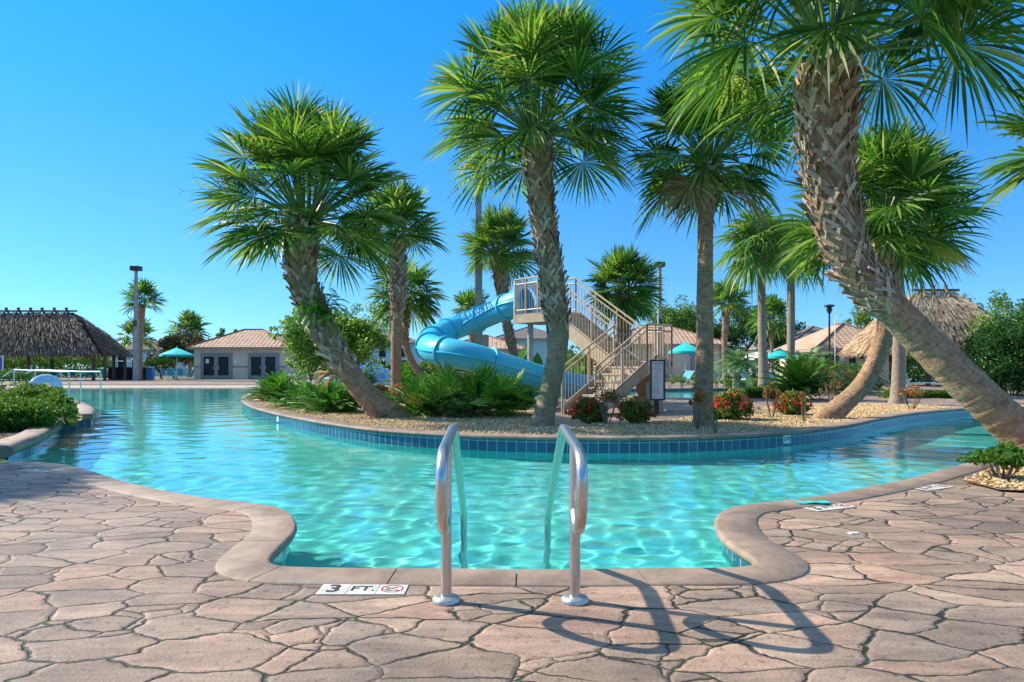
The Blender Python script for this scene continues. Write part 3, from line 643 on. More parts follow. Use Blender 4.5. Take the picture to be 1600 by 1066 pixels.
def leaf_cloud(centres, normals, size, rs, aspect=.5, flat=.5):
    """small folded leaves"""
    n = len(centres); d = nrm(rs.normal(0, 1, (n, 3)) + normals * (1.2 - flat)); a = nrm(np.cross(d, rs.normal(0, 1, (n, 3)))); b = np.cross(d, a)
    L_ = size * rs.uniform(.6, 1.25, n)[:, None]; w = L_ * aspect * .5
    V = np.stack([centres - d * L_ * .5, centres + a * w + b * w * .35, centres + d * L_ * .5, centres - a * w + b * w * .35], 1).reshape(-1, 3)
    i = np.arange(n)[:, None] * 4
    Fq = np.concatenate([i + np.array([[0, 1, 2]]), i + np.array([[0, 2, 3]])])
    return V, Fq
def clumps(c, rad, ncl, nper, rs, clr=.32, shell=.55, low=-.6, squash=1.0):
    """points gathered in leaf clumps over an uneven ellipsoid"""
    d = nrm(rs.normal(0, 1, (ncl, 3))); d[:, 2] = np.where(d[:, 2] < low, -d[:, 2] * .4, d[:, 2])
    rr = rs.uniform(shell, 1.0, ncl) * rs.choice([.8, 1, 1.08], ncl)
    cc = np.array(c)[None] + d * rr[:, None] * np.array(rad)[None]
    p = nrm(rs.normal(0, 1, (ncl, nper, 3))) * rs.uniform(.2, 1, (ncl, nper, 1)) ** .5
    p = cc[:, None] + p * (clr * np.array(rad) * np.array([1, 1, squash]))[None, None] * rs.uniform(.6, 1.2, (ncl, 1, 1))
    nn = nrm(p - np.array(c)); return p.reshape(-1, 3), nn.reshape(-1, 3)
TRUNKN = 14
def pathinterp(pts, n):
    P = catmull(pts, 10); L = [0.0]
    for i in range(1, len(P)): L.append(L[-1] + math.dist(P[i][:3], P[i - 1][:3]))
    t = np.linspace(0, L[-1], n); A_ = np.array(P)
    return np.stack([np.interp(t, L, A_[:, k]) for k in range(A_.shape[1])], 1), t
def palm(label, path, Y, crown=(0, 0), Rb=.9, Lp=1.0, nleaf=34, seed=1, boots=None, tm='trunk', lm='palm', name="palm_tree", nseg=34, elr=(-.45, 1.5), droop=.35,
         dead=0, group="sabal palms", bootn=None, flower=0, category="palm tree", near=False, topc=None, yellow=0, pgrav=.12, bootm='boot', azf=None, bootlen=.2, bootw=1.0, base=True, kind_w=1.0):
    """path: photo pixels (x, y, width) from the foot up, at distance Y (or one per point)"""
    rs = np.random.RandomState(seed); Ys = Y if hasattr(Y, '__len__') else [Y] * len(path)
    pts = []
    for (x, y, w), yy in zip(path, Ys):
        p = A(x, y, yy); pts.append((p.x, p.y, p.z, w * yy / F / 2))
    if base:
        p0, p1 = np.array(pts[0][:3]), np.array(pts[1][:3]); pts = [tuple(p0 + nrm(p0 - p1) * .45) + (pts[0][3] * 1.04,)] + pts
    n = max(24, int(60 if near else 30)); Q, tt = pathinterp(pts, n * (3 if near else 1)); n = len(Q)
    root = thing(name, label, category, tuple(Q[0][:3]), group)
    # trunk with rings
    k = 28 if near else 12; mb = MB(); V = []; UV = []
    tan = nrm(np.gradient(Q[:, :3], axis=0)); a = nrm(np.cross(tan, np.array([0, 1.0, .001]))); b = np.cross(tan, a)
    for i in range(n):
        rr = Q[i, 3] * (1 + (rs.uniform(-.035, .035)))
        for j in range(k + 1):
            t = 2 * math.pi * j / k; r2 = rr * (1 + .03 * math.sin(3 * t + i * .07) + .02 * math.sin(5 * t - i * .11))
            V.append(Q[i, :3] + (a[i] * math.cos(t) + b[i] * math.sin(t)) * r2); UV.append((j / k, tt[i]))
    Fc = np.array([(i * (k + 1) + j, i * (k + 1) + j + 1, (i + 1) * (k + 1) + j + 1, (i + 1) * (k + 1) + j) for i in range(n - 1) for j in range(k)])
    mb.add(np.array(V), Fc); trunk = mb.build("trunk", M[tm], root, smooth=True, uvf=np.array(UV))
    Lt = tt[-1]; top = Q[-1]; tdir = tan[-1]
    # boots: old leaf bases, split into two crossing straps
    if boots:
        f0, f1 = boots; mb = MB(); nb = bootn or int((f1 - f0) * Lt * (60 if near else 38)); g = 2.39996
        s = .2 if near else .2
        for i in range(nb):
            f = f0 + (f1 - f0) * (i + .5) / nb; x = f * (n - 1); i0 = min(int(x), n - 2); w = x - i0
            c = Q[i0] * (1 - w) + Q[i0 + 1] * w; T = tan[i0]; th = i * g + rs.normal(0, .1); out = a[i0] * math.cos(th) + b[i0] * math.sin(th); tg = np.cross(T, out)
            r = c[3]; Lb = bootlen * rs.uniform(.75, 1.25); wd = (.30 * r * rs.uniform(.8, 1.2) + .014) * bootw
            for sg in (-1, 1):
                if rs.uniform() < .12: continue
                sp = rs.uniform(.28, .66) * sg; L1 = Lb * rs.uniform(.8, 1.15); lift_ = rs.uniform(.5, 1.6)
                ts = np.array([0, .35, .7, 1.0]); P_ = []
                for q in ts:
                    lat = sp * L1 * q; ang = lat / max(r, .05)
                    o2 = out * math.cos(ang) + tg * math.sin(ang)
                    P_.append(c[:3] + T * (L1 * q * .85 - L1 * .3) + o2 * (r * .97 + .004 + L1 * (.03 * q + .22 * q ** 2.5) * lift_))
                P_ = np.array(P_); tl = nrm(T + tg * sp); wv = nrm(np.cross(tl, out)); th_ = .008 + .012 * r
                W_ = np.array([1.15, 1.0, .85, .7]) * wd * .5
                Vv = []
                for q in range(4):
                    Vv += [P_[q] - wv * W_[q], P_[q] + out * th_ * .9 - wv * W_[q] * .8, P_[q] + out * th_ * .9 + wv * W_[q] * .8, P_[q] + wv * W_[q], P_[q] - out * th_]
                Fb = [(q * 5 + j, q * 5 + (j + 1) % 5, (q + 1) * 5 + (j + 1) % 5, (q + 1) * 5 + j) for q in range(3) for j in range(5)]
                mb.add(np.array(Vv), Fb + [(15, 16, 17, 18, 19)])
        mb.build("leaf_boots", M[bootm], trunk)
        # fibrous brown top
        mb = MB()
        for i in range(70 if near else 26):
            f = 1 - rs.uniform(0, .10); x = f * (n - 1); i0 = min(int(x), n - 2); c = Q[i0]; th = rs.uniform(0, 6.28); out = a[i0] * math.cos(th) + b[i0] * math.sin(th); T = tan[i0]; tg = np.cross(T, out)
            p = c[:3] + out * c[3] * .95; q = p + T * rs.uniform(.1, .25) + out * rs.uniform(.0, .09); w = tg * rs.uniform(.01, .03)
            mb.add([p - w, p + w, q + w * .5, q - w * .5], [(0, 1, 2, 3)])
        mb.build("fibre_collar", M['bootbrown'], trunk)["kind"] = "stuff"
    # crown
    cr = MB(); pet = MB(); dd = MB(); yl = MB()
    ctr = top[:3] + tdir * .05 + np.array([crown[0], 0, crown[1]]) * 0
    for i in range(nleaf):
        f = (i + .5) / nleaf; el = elr[1] + (elr[0] - elr[1]) * f ** 1.4 + rs.normal(0, .1); az = i * 2.39996 + rs.normal(0, .15)
        if azf: az = azf(az, f)
        o = ctr + np.array([math.cos(az), math.sin(az), 0]) * top[3] * .6 + tdir * (.18 * (1 - f)) * (Rb)
        lp = Lp * (.78 + .48 * max(0, math.sin(el))) * rs.uniform(.85, 1.12); rb_ = Rb * rs.uniform(.85, 1.1)
        V, Fq, P_ = fan_leaf(o, az, el, lp, rb_, rs, nseg=nseg, droop=droop * (.7 + .8 * f), pgrav=pgrav, wid=kind_w)
        tgt = cr
        if i >= nleaf - dead: tgt = dd
        elif i >= nleaf - dead - yellow: tgt = yl
        tgt.add(V, Fq); pet.tube(P_, [.028 * Rb, .018 * Rb, .012 * Rb], n=5, cap=False)
    co = cr.build("crown", M[lm], root); pet.build("leaf_stalks", M['petiole'], root)
    if dead: dd.build("dead_fronds", M['dead'], root)
    if yellow: yl.build("yellowing_fronds", M['yellow'], root)
    if flower:
        mb = MB()
        for i in range(flower):
            az = rs.uniform(0, 6.28); el = rs.uniform(.3, 1.3); L_ = (Lp + Rb) * rs.uniform(.95, 1.25)
            d = np.array([math.cos(az) * math.cos(el), math.sin(az) * math.cos(el), math.sin(el)])
            P_ = [ctr + d * L_ * t - np.array([0, 0, .3 * L_ * t ** 2.5]) for t in np.linspace(0, 1, 8)]
            mb.tube([tuple(p) for p in P_], [.012 * (1 - t * .8) for t in np.linspace(0, 1, 8)], n=4, cap=False)
            for j in range(16):
                p = P_[rs.randint(3, 8)]; q = p + rs.normal(0, 1, 3) * .13 + d * .12
                mb.tube([tuple(p), tuple((p + q) / 2 + np.array([0, 0, .02])), tuple(q)], [.004, .003, .002], n=3, cap=False)
        mb.build("flower_stalks", M['stalk'], root)
    return root
def bush(label, c, rad, n, leaf, m, seed=1, name="shrub", cat="shrub", group=None, ncl=None, stems=7, low=-.35, flowers=0, fm='ixflower', aspect=.5, clr=.3, shell=.5, ground=None, trunk_r=.012, fsize=.05):
    rs = np.random.RandomState(seed); gz = ground if ground is not None else .05
    root = thing(name, label, cat, (c[0], c[1], gz), group)
    ncl = ncl or max(14, n // 60); p, nn = clumps(c, rad, ncl, max(4, n // ncl), rs, clr=clr, shell=shell, low=low)
    k = p[:, 2] > gz + .015; p, nn = p[k], nn[k]
    V, Fq = leaf_cloud(p, nn, leaf, rs, aspect); MB().add(V, Fq).build("foliage", M[m], root)
    mb = MB()
    for i in range(stems):
        az = rs.uniform(0, 6.28); q = np.array([c[0] + math.cos(az) * rad[0] * rs.uniform(.2, .8), c[1] + math.sin(az) * rad[1] * rs.uniform(.2, .8), c[2] + rad[2] * rs.uniform(-.1, .75)])
        b = np.array([c[0] + math.cos(az) * rad[0] * .1, c[1] + math.sin(az) * rad[1] * .1, gz - .02]); md = (b + q) / 2 + np.array([math.cos(az), math.sin(az), 0]) * rad[0] * .06
        mb.tube([tuple(b), tuple(md), tuple(q)], [trunk_r, trunk_r * .8, trunk_r * .4], n=5, cap=False)
    if stems: mb.build("stems", M['stem'], root)
    if flowers:
        mb = MB(); d = nrm(rs.normal(0, 1, (flowers, 3))); d[:, 2] = np.abs(d[:, 2]) * 1.0 - .25
        for q in d:
            p0 = np.array(c) + q * np.array(rad) * rs.uniform(.98, 1.1)
            m_ = rs.randint(12, 22); pp = p0 + rs.normal(0, 1, (m_, 3)) * fsize * .55
            V, Fq = leaf_cloud(pp, np.repeat(q[None], m_, 0), fsize * .6, rs, .8); mb.add(V, Fq)
        mb.build("flowers", M[fm], root)["kind"] = "stuff"
    return root
def tree(label, base, H_, rad, n, leaf, m, seed=1, name="tree", cat="tree", group=None, ncl=None, trunk_r=.15, squash=1.0, clr=.28, shell=.35, cz=None):
    """base (x,y,z) ; crown centre at cz ; limbs reach into the clumps"""
    rs = np.random.RandomState(seed); root = thing(name, label, cat, tuple(base), group); cz = cz if cz is not None else H_ - rad[2]
    c = np.array([base[0], base[1], base[2] + cz]); ncl = ncl or max(20, n // 90)
    p, nn = clumps(c, rad, ncl, n // ncl, rs, clr=clr, shell=shell, low=-.7, squash=squash); k = p[:, 2] > base[2] + .1
    V, Fq = leaf_cloud(p[k], nn[k], leaf, rs, .5); MB().add(V, Fq).build("crown", M[m], root)
    mb = MB(); b0 = np.array(base, float); sp = c - np.array([0, 0, rad[2] * .7])
    mb.tube([tuple(b0 - np.array([0, 0, .1])), tuple((b0 + sp) / 2 + rs.normal(0, .05, 3)), tuple(sp)], [trunk_r, trunk_r * .8, trunk_r * .65], n=9)
    for i in range(9):
        q = c + nrm(rs.normal(0, 1, 3)) * np.array(rad) * .75; q[2] = max(q[2], sp[2]); mb.tube([tuple(sp), tuple((sp + q) / 2 + rs.normal(0, .08, 3) * rad[0]), tuple(q)], [trunk_r * .5, trunk_r * .3, trunk_r * .1], n=6, cap=False)
    mb.build("trunk", M['bark'], root); return root
def frondclump(label, c, rad, nf, Lr, nl, ll, lw, m, seed=1, name="fern_clump", cat="fern", group=None, el=(.25, 1.4), droop=.75, gz=.05, extra=None, vee=.3, bases=6, hang=0.0, trunk=None, trunk_r=.15, lift=None):
    rs = np.random.RandomState(seed); root = thing(name, label, cat, (c[0], c[1], gz), group); mb = MB(); rb_ = MB()
    top = lift if lift is not None else 0.0
    bs = rs.normal(0, .42, (bases, 2)) * np.array([rad[0], rad[1]]) if bases > 1 else np.zeros((1, 2))
    for i in range(nf):
        b = bs[i % bases]; az = rs.uniform(0, 6.28) if bases > 1 else i * 2.39996; f = rs.uniform(0, 1) if bases > 1 else (i + .5) / nf
        e = el[1] + (el[0] - el[1]) * f; L_ = Lr * rs.uniform(.75, 1.15)
        V, Fq, P_ = feather((c[0] + b[0], c[1] + b[1], gz + top), az, e, L_, nl, ll, lw, rs, droop=droop * rs.uniform(.8, 1.2), vee=vee, hang=hang)
        mb.add(V, Fq); rb_.tube(P_, np.linspace(.009, .003, len(P_)) * (1 + Lr * .5), n=4, cap=False)
    mb.build("fronds", M[m], root); rb_.build("frond_ribs", M['petiole'], root)
    if trunk:
        k = MB(); k.tube([(c[0], c[1], gz - .05), (c[0], c[1], gz + top * .5), (c[0], c[1], gz + top + .05)], [trunk_r * 1.05, trunk_r, trunk_r * 1.15], n=10)
        for i in range(int(top * 90) + 10):
            z = rs.uniform(.05, 1) * top; t = i * 2.4; r = trunk_r
            p = np.array([c[0] + math.cos(t) * r, c[1] + math.sin(t) * r, gz + z]); o = np.array([math.cos(t), math.sin(t), .9]) * .11; w = np.array([-math.sin(t), math.cos(t), 0]) * .04
            k.add([p - w, p + w, p + o + w * .5, p + o - w * .5], [(0, 1, 2, 3)])
        k.build("trunk", M['boot'], root)
    return root
# ================================================================ PALMS
SAB = "sabal palms on and round the island"
palm("thick booted palm leaning left at the island's left, wild fern growing on its trunk",
     [(612, 655, 48), (585, 630, 40), (560, 602, 36), (532, 562, 34), (512, 528, 37), (496, 495, 39), (478, 455, 40), (470, 420, 43), (470, 385, 45), (476, 352, 40)],
     [14.5, 14.5, 14.5, 14.5, 14.5, 14.5, 14.5, 14.5, 14.5, 14.5], Rb=1.03, Lp=1.42, nleaf=84, seed=11, boots=(.36, .985), near=True, group=SAB, flower=7, yellow=0, nseg=40, elr=(-.35, 1.52), bootn=190, droop=.3, bootlen=.3)
palm("slim upright palm behind the leaning palm and left of the blue slide", [(619, 620, 17), (619, 560, 17), (620, 500, 17), (622, 470, 22), (622, 430, 24), (621, 372, 24)], 24, Rb=1.05, Lp=.85, nleaf=42, seed=12,
     boots=(.52, .99), group=SAB, nseg=28, bootn=130, droop=.35, bootlen=.3)
palm("small palm with a trunk that curves right at its foot, left of the slide loop", [(675, 603, 13), (657, 585, 12), (641, 560, 11), (632, 530, 12), (631, 500, 16), (633, 472, 17)], 28, Rb=1.05, Lp=.8, nleaf=38, seed=13,
     boots=(.6, .99), group=SAB, nseg=24, droop=.4, lm='palm', elr=(-.8, 1.2))
palm("tall palm in front of the slide tower, green mossy lower trunk and shaggy boots above", [(845, 672, 40), (853, 640, 33), (862, 600, 31), (869, 560, 31), (872, 520, 33), (868, 480, 34), (862, 430, 34), (853, 370, 33), (846, 310, 35), (841, 260, 40), (838, 216, 44)],
     12.3, Rb=.92, Lp=1.25, nleaf=78, seed=14, boots=(.40, .985), near=True, tm='trunkgreen', group=SAB, nseg=40, elr=(-.35, 1.52), bootn=215, droop=.33, bootlen=.24)
palm("palm with yellow green crown right of the tall light pole, rising behind the slide", [(820, 600, 14), (800, 540, 14), (788, 480, 15), (784, 440, 22), (781, 402, 24)], 27, Rb=1.05, Lp=.8, nleaf=46, seed=15, boots=(.35, .99), lm='palm_bright', group=SAB, nseg=28)
palm("low palm crown showing just above the blue slide beside the light pole", [(738, 600, 10), (738, 540, 10), (738, 492, 14)], 36, Rb=.8, Lp=.55, nleaf=24, seed=16, boots=(.6, .99), group=SAB, nseg=20)
palm("dense round palm crown standing behind the tower staircase", [(976, 606, 17), (976, 560, 17), (975, 510, 22), (975, 462, 26)], 25, Rb=.9, Lp=.75, nleaf=60, seed=17, boots=(.3, .99), group=SAB, nseg=30, elr=(-.95, 1.5), lm='palm', droop=.25)
palm("tall straight palm right of the rules board, dead fronds hanging under its crown", [(1098, 668, 34), (1100, 640, 30), (1101, 580, 27), (1101, 500, 26), (1102, 420, 24), (1103, 340, 24), (1106, 262, 28)], 12.2, Rb=.82, Lp=.9, nleaf=56, seed=18,
     boots=(.86, .99), near=True, group=SAB, nseg=34, elr=(-.8, 1.45), dead=2, bootn=50, tm='trunk', bootlen=.3)
big = palm("huge palm leaning left from the right edge, smooth below and heavily booted above",
     [(1668, 735, 70), (1600, 680, 62), (1555, 640, 58), (1490, 580, 55), (1430, 520, 52), (1380, 468, 50), (1345, 430, 52), (1322, 390, 56), (1305, 330, 62), (1294, 270, 68), (1290, 210, 76), (1292, 150, 82), (1299, 96, 68)],
     [7.6, 7.75, 7.8, 7.9, 8, 8, 8, 8, 8, 8, 8, 8, 8], Rb=1.05, Lp=1.3, nleaf=66, seed=19, boots=(.5, .99), near=True, group=SAB, nseg=44, elr=(-.12, 1.5), bootn=270, bootw=.8, droop=.5, tm='trunk', bootlen=.27, pgrav=.16)
palm("palm with bare trunk curving up from the gravel behind the huge leaning palm", [(1292, 655, 36), (1318, 632, 30), (1345, 605, 28), (1366, 570, 27), (1379, 530, 26), (1384, 490, 26), (1382, 450, 26), (1378, 415, 34), (1373, 370, 34)], 14.1, Rb=1.05, Lp=1.15, nleaf=66, seed=20,
     boots=(.78, .99), near=True, group=SAB, nseg=36, elr=(-.4, 1.45), bootn=80, lm='palm', droop=.4, yellow=1, bootlen=.24)
palm("slender palm with long weeping fronds left of the huge leaning palm", [(1194, 612, 22), (1193, 580, 16), (1191, 520, 13), (1190, 450, 12), (1186, 400, 13)], 28, Rb=1.25, Lp=.85, nleaf=34, seed=21, lm='palm_bright', group="weeping fan palms at the right", nseg=28, droop=.95, elr=(-.6, 1.4), tm='trunkgrey', boots=(.95, .99))
palm("second slender weeping palm just right of the first and a little shorter", [(1237, 612, 14), (1236, 560, 12), (1236, 480, 12), (1236, 405, 12)], 31, Rb=1.2, Lp=.8, nleaf=32, seed=22, lm='palm_bright', group="weeping fan palms at the right", nseg=26, droop=.95, elr=(-.6, 1.3), tm='trunkgrey', boots=(.95, .99))
palm("smooth grey weeping palm with flared foot before the right thatched hut", [(1403, 632, 30), (1403, 618, 23), (1404, 580, 19), (1405, 500, 16), (1405, 440, 15), (1406, 385, 16)], 20.5, Rb=1.25, Lp=.95, nleaf=38, seed=23, lm='palm', group="weeping fan palms at the right", nseg=30, droop=.85, elr=(-.55, 1.4), tm='trunkgrey', boots=(.95, .99))
palm("bright little palm seen over the tiled pool house roof, right of the tall palm", [(1133, 600, 8), (1132, 540, 8), (1134, 500, 10), (1135, 478, 15)], 45, Rb=1.1, Lp=.7, nleaf=30, seed=24, lm='palm_bright', group=SAB, nseg=18, boots=(.6, .99))
palm("distant thin palm between the two weeping palms", [(1207, 600, 6), (1206, 550, 5), (1206, 505, 9)], 50, Rb=1.2, Lp=.9, nleaf=26, seed=25, group=SAB, nseg=18, droop=.6, lm='palm')
palm("tall far palm standing close behind the left light pole", [(217, 600, 10), (218, 560, 9), (220, 520, 8), (222, 476, 10)], 60, Rb=1.15, Lp=.9, nleaf=26, seed=26, group="far palms beyond the pool", nseg=18)
palm("shorter far palm low behind the left light pole", [(212, 600, 7), (212, 560, 7), (212, 532, 9)], 68, Rb=1.3, Lp=1.0, nleaf=26, seed=27, group="far palms beyond the pool", nseg=16, lm='palm_bright')
palm("far palm behind the bronze magnolia left of the white pool house", [(296, 598, 7), (296, 560, 7), (296, 522, 10)], 82, Rb=1.6, Lp=1.2, nleaf=28, seed=28, group="far palms beyond the pool", nseg=16, lm='palm')
palm("palm beyond the right edge of the view, only its frond tips reaching in", [(1712, 700, 30), (1708, 500, 28), (1700, 300, 30), (1692, 250, 34)], 8.8, Rb=.75, Lp=.55, nleaf=30, seed=29, group=SAB, nseg=28)
# pindo palms (feather, grey green)
for (px, py, Y, lift, Lr, sd, lab) in ((1151, 600, 36, 1.2, 1.9, 31, "grey green feather palm beside the loungers, left of the weeping palms"), (1267, 604, 29, 1.0, 1.9, 32, "grey green feather palm behind the sago palm and near the tiled pool house"), (1345, 612, 30, .6, 1.6, 33, "grey green feather palm between the curved trunk and the right pool house")):
    g = A(px, py, Y); frondclump(lab, (g.x, g.y), (.1, .1), 38, Lr, 44, .42, .035, 'palm_grey', seed=sd, name="feather_palm", cat="palm tree", group="feather palms", el=(-.1, 1.35), droop=.9, gz=0, bases=1, vee=.45, hang=.15, trunk=True, trunk_r=.2, lift=lift)
# wild fern growing on the left leaning trunk
rs = np.random.RandomState(5); c = np.array(A(498, 485, 14.2)); root = thing("trunk_fern", "bright green fern tuft growing out of the boots of the left leaning palm", "fern", tuple(c), None); mb = MB()
for i in range(70):
    V, Fq, P_ = feather(tuple(c + rs.normal(0, .17, 3)), rs.uniform(0, 6.28), rs.uniform(-.4, 1.2), rs.uniform(.25, .5), 12, .12, .03, rs, droop=.9); mb.add(V, Fq)
mb.build("fronds", M['fern'], root)
# ================================================================ ISLAND PLANTING
def gp(px, py, z=.05): return G(px, py, z)
FG = "leafy fern clumps on the island"
def fern(px, py, w, h, seed, lab, nf=150, z=.05, m='fern', grp=FG, **k):
    g = gp(px, py, z); s = g.y / F; rx = w * s / 2; hh = h * s
    return frondclump(lab, (g.x, g.y + rx * .5), (rx * .6, rx * .4), int(nf * 1.3), hh * 2.0, 16, .13 * max(1, g.y / 16), .028 * max(1, g.y / 15), m, seed=seed, group=grp, gz=z, bases=max(5, int(w / 9)), droop=.62, el=(.3, 1.45), **k)
fern(432, 628, 78, 34, 41, "dark green fern clump at the left tip of the island below the small tree")
fern(520, 646, 100, 42, 42, "bright green fern clump left of the leaning palm's foot")
fern(476, 640, 70, 34, 49, "mid green fern clump between the tip fern and the bright green one")
fern(552, 612, 70, 28, 43, "small fern clump behind the leaning trunk, in front of the swim ring pile", nf=90)
fern(604, 648, 40, 22, 55, "small fern tuft tucked behind the leaning palm's foot", nf=70)
fern(662, 650, 66, 50, 44, "fresh green fern clump between the leaning palm's foot and the saw palmetto")
fern(640, 605, 44, 26, 48, "low light green fern behind the orange croton hedge", nf=80)
# saw palmetto mass in the middle
g = gp(765, 655); rs = np.random.RandomState(45)
root = thing("saw_palmetto", "big saw palmetto clump in front of the slide with spiky fan leaves", "palmetto", (g.x, g.y + .6, .05)); cr = MB(); pt = MB(); dd = MB(); ylw = MB()
for i in range(105):
    bx = rs.uniform(-.95, .35); by = rs.uniform(-.2, 1.0); az = rs.uniform(0, 6.28); el = rs.uniform(.15, 1.4)
    o = (g.x + bx, g.y + .5 + by, .08); V, Fq, P_ = fan_leaf(o, az, el, rs.uniform(.35, .85), rs.uniform(.4, .55), rs, nseg=20, span=1.5, droop=.08, fold=.35, wid=1.25, pgrav=.05)
    (dd if i % 18 == 0 and i else cr).add(V, Fq); pt.tube(P_, [.01, .008, .006], n=4, cap=False)
o = (g.x - 1.15, g.y + .25, .2)
for i in range(3):
    V, Fq, P_ = fan_leaf(o, 2.8 + i * .35, .5, .3, .42, rs, nseg=16, span=1.3, droop=.1, wid=1.2); ylw.add(V, Fq)
cr.build("fan_leaves", M['cycad'], root); pt.build("leaf_stalks", M['petiole'], root); dd.build("dead_fans", M['dead'], root); ylw.build("yellow_fans", M['yellow'], root)
g = gp(800, 652); bush("dense glossy green shrub filling the space between the palmetto and the mossy palm", (g.x - .05, g.y + .55, .42), (.62, .6, .5), 5200, .085, 'shrub', seed=46, ground=.05)
g = gp(723, 656); bush("low leafy shrub at the foot of the saw palmetto", (g.x, g.y + .45, .25), (.5, .4, .3), 2400, .08, 'shrub', seed=47, ground=.05)
for i, (px, py, w, lab) in enumerate(((590, 628, 34, "orange leafed croton nearest the leaning palm's trunk"), (625, 624, 40, "orange and yellow croton round the foot of the slim palm"), (662, 622, 36, "red orange croton right of the slim palm's foot"))):
    g = gp(px, py); s = g.y / F; bush(lab, (g.x, g.y + .3, .05 + 11 * s), (w * s * .6, .6, 13 * s), 1500, .11, 'croton', seed=50 + i, name="croton", cat="croton", group="croton shrubs beside the slim palm", ground=.05)
def ixora(px, py, r, seed, lab, fl=22, m='ixleaf', **k):
    g = gp(px, py); s = g.y / F; rr = r * s
    return bush(lab, (g.x, g.y + rr * .8, .05 + rr * .72), (rr * 1.05, rr, rr * .80), 5200, .06, m, seed=seed, name="ixora_shrub", cat="flowering shrub", group="round red flowering ixora shrubs", flowers=fl, ground=.05, low=-.95, fsize=.085, shell=.6, **k)
ixora(922, 663, 25, 61, "round ixora with red flowers on its top, directly before the stairs", 44)
ixora(996, 663, 25, 62, "round green ixora with few flowers, below the rules board", 16)
ixora(1148, 658, 31, 63, "largest red ixora, just right of the tall straight palm", 38)
ixora(1113, 656, 17, 64, "small dark red ixora close against the tall straight palm", 22)
ixora(1247, 650, 24, 65, "round orange red ixora left of the curved palm trunk", 26)
ixora(1326, 616, 34, 66, "wide red flowering ixora behind the curved palm trunk", 26)
ixora(1368, 612, 20, 67, "dark red ixora between the curved trunk and the grey weeping palm", 22)
def leggy(px, py, w, h, seed, lab, m='crotondark', n=700):
    g = gp(px, py); s = g.y / F
    return bush(lab, (g.x, g.y, .05 + h * s * .68), (w * s * .5, w * s * .5, h * s * .36), n, .06, m, seed=seed, name="leggy_croton", cat="croton", group="thin leggy crotons in the gravel", stems=11, ground=.05, shell=.2, trunk_r=.009)
leggy(948, 664, 52, 62, 71, "leggy bronze croton with bare stems between two round ixoras", n=420)
leggy(1206, 652, 44, 52, 72, "leggy bronze croton on bare stems right of the largest ixora")
leggy(1090, 672, 30, 70, 73, "straggly yellow croton in front of the tall straight palm's foot", 'croton', 420)
leggy(1118, 680, 20, 40, 74, "sparse seedling right at the foot of the tall straight palm", 'hedge', 90)
leggy(1425, 640, 44, 36, 75, "loose green and red croton right of the grey weeping palm", 'croton', 500)
leggy(1300, 628, 34, 34, 76, "leggy dark croton left of the curved palm trunk, by the wide ixora", n=400)
leggy(1256, 660, 12, 40, 77, "single thin stemmed plant beside the round orange red ixora", n=60)
LOWH = []
# sago palm and low hedges by the second pool
g = gp(1248, 622); frondclump("big bright sago palm with upright stiff fronds near the second pool", (g.x, g.y), (.1, .1), 52, 1.75, 60, .22, .035, 'cycad', seed=81, name="sago_palm", cat="sago palm", el=(.15, 1.4), droop=.42, gz=.0, bases=1, vee=.5, trunk=True, lift=.35)
g = G(1250, 624); bush("dark clipped shrub under the sago palm", (g.x + .5, g.y - .3, .35), (1.1, .6, .42), 2600, .09, 'dark', seed=82, ground=0)
for i, (x0, x1, py, h, lab, m) in enumerate(((1130, 1240, 606, 14, "low clipped hedge beyond the second pool, left of the sago palm", 'hedge'), (1380, 1500, 622, 12, "low clipped hedge running under the right thatched hut", 'hedge'), (1165, 1240, 622, 16, "clipped hedge at the near end of the second pool", 'hedge'))):
    a, b = G(x0, py), G(x1, py); s = a.y / F; LOWH.append((lab, a.x, b.x, a.y, .4, 0, h * s * 1.1, 5000, .09, m, 84 + i, "low hedges near the second pool"))
for i, (px, lab) in enumerate(((1047, "small round shrub by the blue lounge chairs, nearest the rules board"), (1066, "wider low shrub in front of the blue lounge chairs"), (1092, "shrub half hidden by the tall straight palm at the far pool edge"), (1120, "rounded shrub at the far pool edge left of the feather palm"))):
    g = G(px, 607); bush(lab, (g.x, g.y, .35), (.42, .4, .36), 700, .08, 'ixleaf', seed=90 + i, group="round shrubs along the far edge of the second pool", ground=0)
# small trees on the left of the island
g = gp(486, 628); tree("airy light green small tree at the left end of the island", (g.x - .1, g.y + .3, .05), 3.6, (1.15, 1.1, 1.45), 8000, .12, 'loquat', seed=101, trunk_r=.035, clr=.26, shell=.2, cz=1.65)
g = gp(552, 612); tree("broad leafy small tree behind the leaning palm trunk", (g.x + .1, g.y, .05), 4.4, (1.85, 1.5, 1.7), 10000, .16, 'loquat', seed=102, trunk_r=.06, clr=.24, shell=.2, cz=2.3)
rs = np.random.RandomState(8); c = np.array(A(517, 585, 14.3)); root = thing("dead_frond", "dried brown frond bases hanging off the underside of the leaning trunk", "dead frond", tuple(c)); mb = MB()
for i in range(9):
    d = nrm(np.array([-1, rs.normal(0, .4), rs.uniform(-.9, .1)])); p = c + rs.normal(0, .08, 3); w = nrm(np.cross(d, [0, 0, 1.0])) * rs.uniform(.02, .05); L_ = rs.uniform(.2, .5)
    mb.add([p - w, p + w, p + d * L_ * .5 + w + np.array([0, 0, .03]), p + d * L_ + np.array([0, 0, -.06]), p + d * L_ * .5 - w], [(0, 1, 2, 3, 4)])
mb.build("dry_leaves", M['dead'], root)
